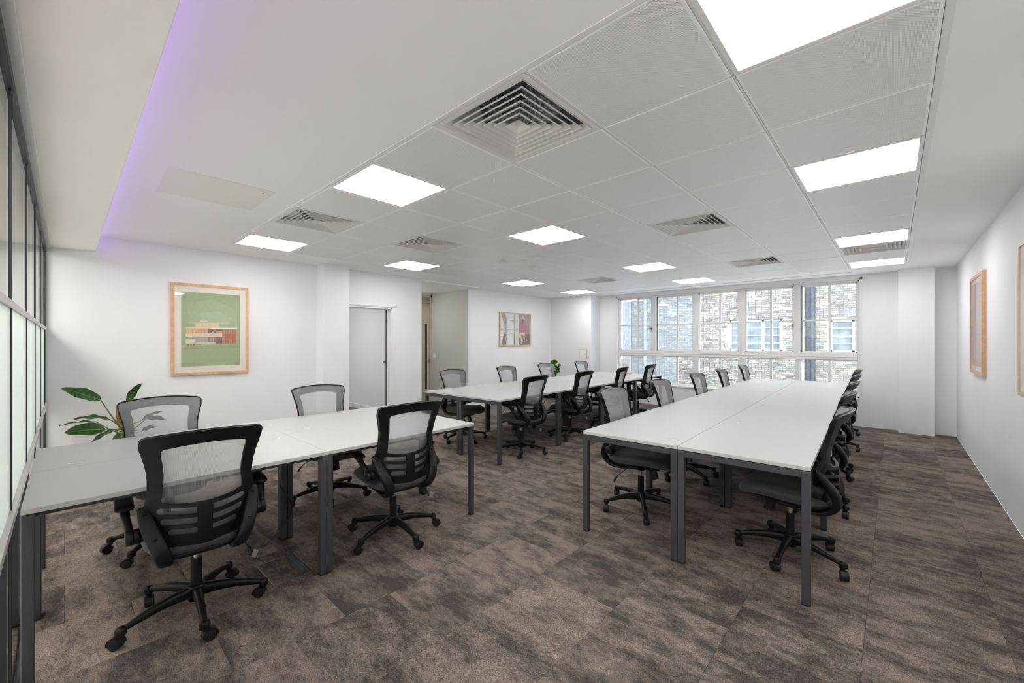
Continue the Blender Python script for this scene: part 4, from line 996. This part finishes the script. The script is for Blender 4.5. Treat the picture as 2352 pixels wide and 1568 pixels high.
# print 1: long low modernist building on green
def q1(x, y):
    u = (x - 232) / 940; return (u, (y - 190 - 68 * u) / (1190 - 98 * u))
def r1(x0, y0, x1, y1): return [q1(x0, y0), q1(x1, y0), q1(x1, y1), q1(x0, y1)]
GRN = (0.38, 0.47, 0.27); CRM = (0.80, 0.66, 0.46); ORG = (0.78, 0.40, 0.20); RED = (0.72, 0.13, 0.06); DRK = (0.22, 0.13, 0.13); TAN = (0.72, 0.58, 0.40)
P1 = [(GRN, rc(0, 0, 1, 1)), ((0.42, 0.51, 0.32), [(0.1, 0.15), (0.5, 0.08), (0.9, 0.2), (0.95, 0.42), (0.55, 0.5), (0.12, 0.42)]), ((0.46, 0.55, 0.36), [(0.3, 0.28), (0.6, 0.24), (0.85, 0.33), (0.8, 0.44), (0.35, 0.44)]),
      ((0.33, 0.43, 0.23), [q1(232, 1070), q1(600, 1040), q1(1172, 1035), q1(1172, 1090), q1(232, 1110)]),
      (TAN, [q1(232, 1055), q1(400, 1050), q1(650, 1025), q1(1172, 1020), q1(1172, 1028), q1(650, 1035), q1(420, 1058), q1(232, 1064)]),
      (TAN, r1(410, 680, 990, 690)), ((0.80, 0.62, 0.44), r1(520, 650, 628, 672)), (TAN, r1(443, 690, 452, 778)), (TAN, r1(946, 700, 952, 778)),
      (CRM, r1(455, 692, 830, 778)), ((0.85, 0.62, 0.32), r1(455, 735, 830, 775))]
P1 += [(DRK, r1(x, 695, x + 2, 775)) for x in (548, 643, 733, 828)]
P1 += [(CRM, r1(300, 750, 600, 762)), ((0.85, 0.8, 0.75), r1(300, 765, 1125, 785)), (ORG, r1(260, 772, 680, 780)), ((0.70, 0.38, 0.24), r1(300, 785, 640, 858)), ((0.80, 0.50, 0.28), [q1(300, 785), q1(470, 785), q1(430, 858), q1(300, 858)])]
P1 += [((0.45, 0.20, 0.14), r1(x, 785, x + 4, 858)) for x in (300, 347, 396, 444, 492, 540, 588, 636)]
P1 += [(DRK, r1(640, 790, 880, 858)), (ORG, r1(775, 815, 872, 858)), (TAN, [q1(695, 852), q1(705, 852), q1(765, 790), q1(755, 790)]), (CRM, r1(300, 855, 872, 908)),
       ((0.35, 0.42, 0.36), r1(300, 905, 445, 940)), (CRM, r1(300, 940, 445, 1015)), ((0.42, 0.42, 0.38), r1(445, 905, 640, 998)), ((0.30, 0.24, 0.24), r1(640, 908, 770, 995)), ((0.28, 0.15, 0.14), r1(778, 908, 870, 1015))]
P1 += [((0.50, 0.28, 0.20), r1(x, 905, x + 4, 998)) for x in (445, 493, 541, 589, 636)] + [(TAN, r1(x, 908, x + 4, 995)) for x in (683, 725)] + [(DRK, r1(x, 905, x + 3, 940)) for x in (300, 350, 398)]
P1 += [(CRM, r1(300, 998, 760, 1016)), (RED, r1(768, 905, 776, 1018))]
P1 += [(c, r1(x, 1020, x + 18, 1042)) for x, c in ((323, DRK), (370, DRK), (418, DRK), (465, RED), (512, DRK))]
P1 += [((0.42, 0.24, 0.20), r1(905, 860, 1100, 952)), (TAN, r1(1120, 785, 1124, 1018)), ((0.85, 0.45, 0.12), r1(1103, 905, 1118, 950))]
P1 += [(c, r1(x + d, 795, x + d + wd, 1018)) for x in (880, 922, 964, 1006, 1048, 1090) for c, d, wd in (((0.45, 0.16, 0.12), -6, 10), (RED, 0, 16))]
picture('framed_print', (XL, 1.198, 1.509), R(90), 0.762, 1.066, 0.030, 0.028, 'oak', True, (0.060, 0.070), P1, 'tall oak framed print of a low building on green, left wall')
# caption scribble marks under the print
# print 2: seated figure in a straw hat beside tall windows
def q2(x, y): u = (x - 190) / 650; return (u, (y - 195 - 33 * u) / (705 - 48 * u))
def p2(*a): return [q2(*p) for p in a]
MAU = (0.42, 0.32, 0.31); MD = (0.23, 0.16, 0.16); WH = (0.72, 0.72, 0.64); BL = (0.62, 0.70, 0.76); PK = (0.50, 0.19, 0.28); SK = (0.74, 0.63, 0.45)
P2 = [(WH, rc(0, 0, 1, 1)), (MAU, p2((582, 190), (845, 190), (845, 900), (582, 900))), (MD, p2((640, 640), (845, 650), (845, 900), (582, 900), (582, 700))),
      (BL, p2((300, 190), (355, 190), (380, 350), (500, 380), (582, 380), (582, 365), (400, 370), (340, 340), (310, 260))), (MAU, p2((205, 190), (285, 190), (335, 340), (340, 600), (310, 900), (205, 900), (250, 700), (255, 400))),
      ((0.45, 0.46, 0.47), p2((258, 440), (330, 400), (342, 640), (315, 670), (258, 610))), (MD, p2((262, 620), (318, 672), (300, 900), (215, 900))), ((0.42, 0.37, 0.37), p2((472, 190), (502, 190), (505, 900), (472, 900))),
      ((0.45, 0.44, 0.42), p2((190, 545), (582, 540), (582, 555), (190, 572))), (MD, p2((190, 712), (245, 705), (245, 720), (190, 728))), (MD, p2((472, 640), (502, 640), (490, 900), (468, 900))),
      (WH, p2((502, 560), (582, 560), (582, 900), (495, 900))), ((0.76, 0.76, 0.74), p2((400, 670), (440, 670), (460, 860), (430, 895), (370, 890))), ((0.62, 0.42, 0.25), p2((330, 665), (400, 645), (500, 635), (500, 642), (400, 655), (330, 680))),
      (BL, p2((330, 690), (345, 690), (355, 895), (335, 895))), ((0.65, 0.50, 0.50), p2((305, 690), (318, 690), (285, 890), (275, 890))),
      (SK, p2((600, 620), (720, 615), (718, 665), (650, 668), (580, 750), (548, 755))), (SK, p2((600, 660), (640, 660), (655, 810), (632, 810))), ((0.42, 0.50, 0.58), p2((622, 808), (655, 808), (652, 860), (635, 882), (620, 862))),
      ((0.62, 0.48, 0.50), p2((668, 668), (725, 665), (722, 690), (675, 692))), ((0.62, 0.48, 0.50), p2((680, 690), (686, 690), (672, 820), (664, 820))), ((0.62, 0.48, 0.50), p2((704, 690), (710, 690), (722, 825), (714, 825))), ((0.62, 0.48, 0.50), p2((722, 690), (728, 688), (776, 800), (768, 802))),
      (PK, p2((588, 392), (640, 385), (690, 390), (750, 430), (778, 520), (730, 610), (592, 612))), ((0.58, 0.28, 0.36), p2((640, 480), (650, 478), (725, 595), (716, 600))), ((0.16, 0.17, 0.14), p2((640, 390), (684, 390), (660, 440))),
      ((0.16, 0.17, 0.15), p2((648, 318), (690, 316), (696, 350), (682, 385), (662, 385), (648, 350))), ((0.76, 0.62, 0.52), p2((625, 306), (655, 298), (680, 248), (702, 302), (726, 330), (680, 316), (640, 314)))]
picture('framed_picture', (XL2, 6.923 + 0.055, 1.645), R(90), 1.06, 0.755, 0.026, 0.028, 'ash', False, None, P2, 'pale framed landscape picture of a seated figure in a pink top and straw hat', 'paper')
# print 3: pink abstract botanical
rp = random.Random(5)
def blob(cx, cy, rx, ry, n=14, j=0.25): return [(cx + rx * (1 + rp.uniform(-j, j)) * math.cos(2 * PI * k / n), cy + ry * (1 + rp.uniform(-j, j)) * math.sin(2 * PI * k / n)) for k in range(n)]
P3 = [((0.76, 0.74, 0.70), rc(0, 0, 1, 1)), ((0.74, 0.44, 0.38), rc(0.03, 0.05, 0.97, 0.95))]
for k in range(16): P3.append((rp.choice([(0.45, 0.40, 0.42), (0.52, 0.47, 0.50), (0.66, 0.50, 0.52)]), blob(0.12 + 0.22 * (k % 4) + rp.uniform(-.05, .05), 0.14 + 0.22 * (k // 4), 0.09, 0.10)))
for k in range(2):
    P3.append(((0.70, 0.52, 0.52), blob(0.62 + k * 0.22, 0.5, 0.09, 0.42, 20, 0.1)))
    for q in range(16): x = 0.62 + k * 0.22; y = 0.12 + q * 0.05; P3.append(((0.76, 0.66, 0.64), [(x - 0.08, y), (x, y + 0.022), (x + 0.08, y), (x + 0.08, y + 0.008), (x, y + 0.030), (x - 0.08, y + 0.008)]))
picture('framed_print', (XR, 6.515, 1.545), R(-90), 0.86, 1.04, 0.034, 0.032, 'oak', False, None, P3, 'oak framed pink abstract print, farther of two on right wall', 'paper', 'glass_pic_matt')
P4 = [((0.76, 0.76, 0.74), rc(0, 0, 1, 1)), ((0.74, 0.62, 0.62), blob(0.42, 0.42, 0.27, 0.24, 24, 0.06)), ((0.70, 0.50, 0.50), blob(0.62, 0.55, 0.2, 0.2, 24, 0.06)), ((0.74, 0.62, 0.62), [(0.2, 0.42), (0.34, 0.42), (0.32, 0.72), (0.2, 0.74)])]
picture('framed_print', (XR, 4.10, 1.515), R(-90), 0.76, 1.04, 0.028, 0.032, 'ash', False, None, P4, 'pale framed print with soft pink shape, nearer of two on right wall', 'paper', 'glass_pic_matt')

# ------------------------------------------------------------------ plants
def leaf(parent, base, tip, width, roll=0.0, bend=0.02, mat='leaf', heart=0.25, nseg=12, wav=0.006, name='leaf', seed=0):
    base, tip = Vector(base), Vector(tip); d = tip - base; Ln = d.length; t = d.normalized()
    up = Vector((0, 0, 1)); s = t.cross(up); s = s.normalized() if s.length > 0.05 else Vector((0, 1, 0)); u = s.cross(t).normalized()
    s2 = s * math.cos(roll) + u * math.sin(roll); u2 = t.cross(s2) * -1
    bm = bmesh.new(); rows = []; rr = random.Random(seed)
    ph = rr.uniform(0, 6)
    for i in range(nseg + 1):
        f = i / nseg; wv = width / 2 * (math.sin(PI * min(1, f * 0.94 + 0.06)) ** 0.75) * (1 + heart * (0.5 - f)) if 0 < f < 1 else (0.004 if f == 0 else 0.0005)
        c = base + d * f + u2 * (bend * math.sin(PI * f)); row = []
        for q in (-1, -0.5, 0, 0.5, 1):
            wob = wav * math.sin(f * 14 + ph + q * 2) * abs(q)
            row.append(bm.verts.new(c + s2 * (q * wv) + u2 * (abs(q) * wv * 0.28 + wob)))
        rows.append(row)
    for i in range(nseg):
        for k in range(4): bm.faces.new((rows[i][k], rows[i][k + 1], rows[i + 1][k + 1], rows[i + 1][k]))
    bmesh.ops.solidify(bm, geom=bm.faces[:], thickness=0.0012)
    o = obj(name, bm, mat, parent, smooth=60)
    bm = bmesh.new(); pts = [base + d * f + u2 * (bend * math.sin(PI * f) + 0.0008) for f in [k / 8 for k in range(9)]]
    sweep(bm, pts, [(0.0028 * (1 - k / 9.5), 0.0018 * (1 - k / 9.5)) for k in range(9)], side=tuple(s2), n=6, p=2)
    obj('midrib', bm, 'vein', o, smooth=60)
    return o
def stalk(parent, a, b, r=0.005, sag=0.02, mat='stem', name='stem'):
    a, b = Vector(a), Vector(b); bm = bmesh.new(); m_ = (a + b) / 2 + Vector((0, 0, sag))
    p = spline([tuple(a), tuple(m_), tuple(b)], 5); sweep(bm, p, [(r * (1.2 - 0.5 * k / len(p)), r * (1.2 - 0.5 * k / len(p))) for k in range(len(p))], side=(0.3, 0.9, 0.1), n=8, p=2)
    return obj(name, bm, mat, parent, smooth=60)
PX0, PY0 = -5.20, 0.374
pl = empty('potted_plant', (PX0, PY0, 0)); tag(pl, 'green long-leaved potted plant in the corner by the glass partition', 'plant')
bm = bmesh.new(); lathe(bm, [(0.0, 0.0), (0.115, 0.0), (0.125, 0.01), (0.155, 0.27), (0.158, 0.28), (0.148, 0.28), (0.145, 0.25)], 32); obj('pot', bm, 'pot', pl, smooth=40)
bm = bmesh.new(); lathe(bm, [(0.0, 0.252), (0.1455, 0.25)], 24); obj('soil', bm, 'soil', pl)
def pw(x, y, z): return (x - PX0, y - PY0, z)
root = pw(-5.20, 0.374, 0.505)
bm = bmesh.new(); sweep(bm, spline([(0, 0, 0.24), (0.01, -0.01, 0.38), root, pw(-5.20, 0.345, 0.62)], 5), [(0.018 - 0.0007 * k, 0.018 - 0.0007 * k) for k in range(16)], side=(1, 0, 0), n=10, p=2); obj('trunk', bm, 'stem', pl, smooth=60)
LV = [((-5.20, 0.220, 0.840), (-5.28, -0.020, 0.962), 0.100, 0.9, 'leaf_mid'), ((-5.30, 0.400, 0.787), (-5.32, 0.503, 0.966), 0.072, 1.3, 'leaf'), ((-5.10, 0.262, 0.682), (-5.12, 0.052, 0.705), 0.070, 0.35, 'leaf'),
      ((-5.32, 0.190, 0.639), (-5.38, -0.035, 0.622), 0.050, 0.12, 'leaf'), ((-5.00, 0.240, 0.607), (-4.98, -0.006, 0.618), 0.125, 0.85, 'leaf'), ((-4.95, 0.292, 0.602), (-4.90, 0.142, 0.520), 0.045, 0.5, 'leaf'),
      ((-5.12, 0.360, 0.630), (-5.10, 0.330, 0.735), 0.085, 1.5, 'leaf_bright'), ((-4.92, 0.361, 0.563), (-4.86, 0.270, 0.500), 0.075, 0.8, 'leaf'), ((-5.30, 0.490, 0.600), (-5.36, 0.662, 0.672), 0.055, 0.9, 'leaf'),
      ((-5.15, 0.516, 0.641), (-5.12, 0.660, 0.618), 0.060, 0.9, 'leaf'), ((-5.00, 0.475, 0.553), (-4.96, 0.576, 0.585), 0.055, 0.7, 'leaf'), ((-5.35, 0.40, 0.56), (-5.55, 0.42, 0.60), 0.08, 0.6, 'leaf'), ((-5.02, 0.40, 0.52), (-4.88, 0.47, 0.47), 0.06, 0.7, 'leaf')]
for k, (b_, t_, wd, ro, mt) in enumerate(LV):
    stalk(pl, root if k % 2 else pw(-5.20, 0.36, 0.56), pw(*b_), 0.0055, 0.012 * (k % 3 - 1)); leaf(pl, pw(*b_), pw(*t_), wd, ro, 0.012, mt, seed=k)
for a, b_ in (((-5.20, 0.337, 0.625), (-5.20, 0.318, 0.785)), ((-5.19, 0.35, 0.56), (-5.20, 0.328, 0.655))):
    bm = bmesh.new(); sweep(bm, [pw(*a), tuple((Vector(pw(*a)) * 0.6 + Vector(pw(*b_)) * 0.4)), pw(*b_)], [(0.014, 0.010), (0.012, 0.008), (0.001, 0.001)], side=(0, 1, 0), n=10, p=2); obj('leaf_sheath', bm, 'sheath', pl, smooth=60)
for k in range(4): stalk(pl, pw(-5.19, 0.35 + 0.01 * k, 0.60), pw(-5.14 - 0.03 * k, 0.30 + 0.05 * k, 0.45), 0.0022, 0.03, 'sheath', 'aerial_root')

pl2 = empty('potted_plant', (-5.98, 7.93, 0)); tag(pl2, 'small bright green round-leaved plant in a terracotta pot in the far corner', 'plant')
bm = bmesh.new(); lathe(bm, [(0, 0), (0.075, 0), (0.085, 0.012), (0.095, 0.05), (0.088, 0.052), (0.08, 0.03), (0.06, 0.028)], 28); obj('saucer', bm, 'terra', pl2, smooth=40)
bm = bmesh.new(); lathe(bm, [(0.0, 0.03), (0.065, 0.03), (0.09, 0.20), (0.096, 0.20), (0.098, 0.235), (0.086, 0.235), (0.082, 0.2)], 28); obj('pot', bm, 'terra', pl2, smooth=40)
bm = bmesh.new(); lathe(bm, [(0, 0.215), (0.085, 0.212)], 20); obj('soil', bm, 'soil', pl2)
bm = bmesh.new(); sweep(bm, spline([(0, 0, 0.2), (0.01, 0, 0.45), (0.02, 0.01, 0.62), (0.0, 0.01, 0.80)], 5), (0.007, 0.007), side=(1, 0, 0), n=8, p=2); obj('trunk', bm, 'stem', pl2, smooth=60)
def rleaf(cx, z, wd, hh, mt, k, tilt=0.0):
    base = Vector((cx - 0.01, 0.02, z - hh / 2)); tip = Vector((cx + tilt, -0.03, z + hh / 2))
    stalk(pl2, (0.01, 0.01, max(0.35, z - 0.14)), tuple(base), 0.003, 0.0); leaf(pl2, tuple(base), tuple(tip), wd, 0.0, 0.01, mt, heart=0.2, wav=0.003, seed=40 + k)
for k, a in enumerate([(0.015, 0.880, 0.165, 0.125, 'leaf_bright', 0.03), (0.165, 0.808, 0.085, 0.085, 'leaf_mid', 0.03), (0.075, 0.780, 0.10, 0.10, 'leaf_mid', -0.02), (0.115, 0.720, 0.12, 0.10, 'leaf_mid', 0.02), (0.10, 0.650, 0.16, 0.075, 'leaf_bright', 0.06),
                       (-0.05, 0.75, 0.11, 0.12, 'leaf_mid', -0.04), (-0.08, 0.66, 0.12, 0.10, 'leaf', -0.05), (0.03, 0.58, 0.10, 0.10, 'leaf', 0.04), (-0.03, 0.53, 0.10, 0.09, 'leaf', -0.04)]):
    rleaf(a[0], a[1], a[2], a[3], a[4], k, a[5])

# ------------------------------------------------------------------ small sign on the far desk
t = empty('table_sign', (-3.985, 7.70, DT), R(42)); tag(t, 'upright paper notice with script in small wooden stand, far end of middle desks', 'sign')
obj('stand', B(((-0.105, -0.022, 0.0), (0.105, 0.022, 0.022), 0.003)), 'oak', t)
obj('sheet', B(((-0.095, -0.002, 0.018), (0.095, 0.002, 0.295), 0.001)), 'paper', t)
bm = bmesh.new()
def stroke(P_): sweep(bm, spline([(x, -0.0028, z) for x, z in P_], 5), (0.0022, 0.0006), side=(0, 1, 0) if 0 else (1, 0, 0.5), n=6, p=2)
for P_ in ([(-0.055, 0.205), (-0.062, 0.190), (-0.05, 0.165), (-0.04, 0.20), (-0.032, 0.165), (-0.012, 0.215)], [(-0.008, 0.185), (0.0, 0.168), (0.01, 0.19), (0.012, 0.15), (0.004, 0.125), (-0.006, 0.135), (0.02, 0.165)], [(0.024, 0.185), (0.027, 0.168), (0.038, 0.185)], [(0.032, 0.20), (0.034, 0.203)]): stroke(P_)
box(bm, (-0.03, -0.0030, 0.262), (0.03, -0.0022, 0.2635)); box(bm, (-0.02, -0.0030, 0.090), (0.02, -0.0022, 0.0915))
obj('lettering', bm, 'ink', t)
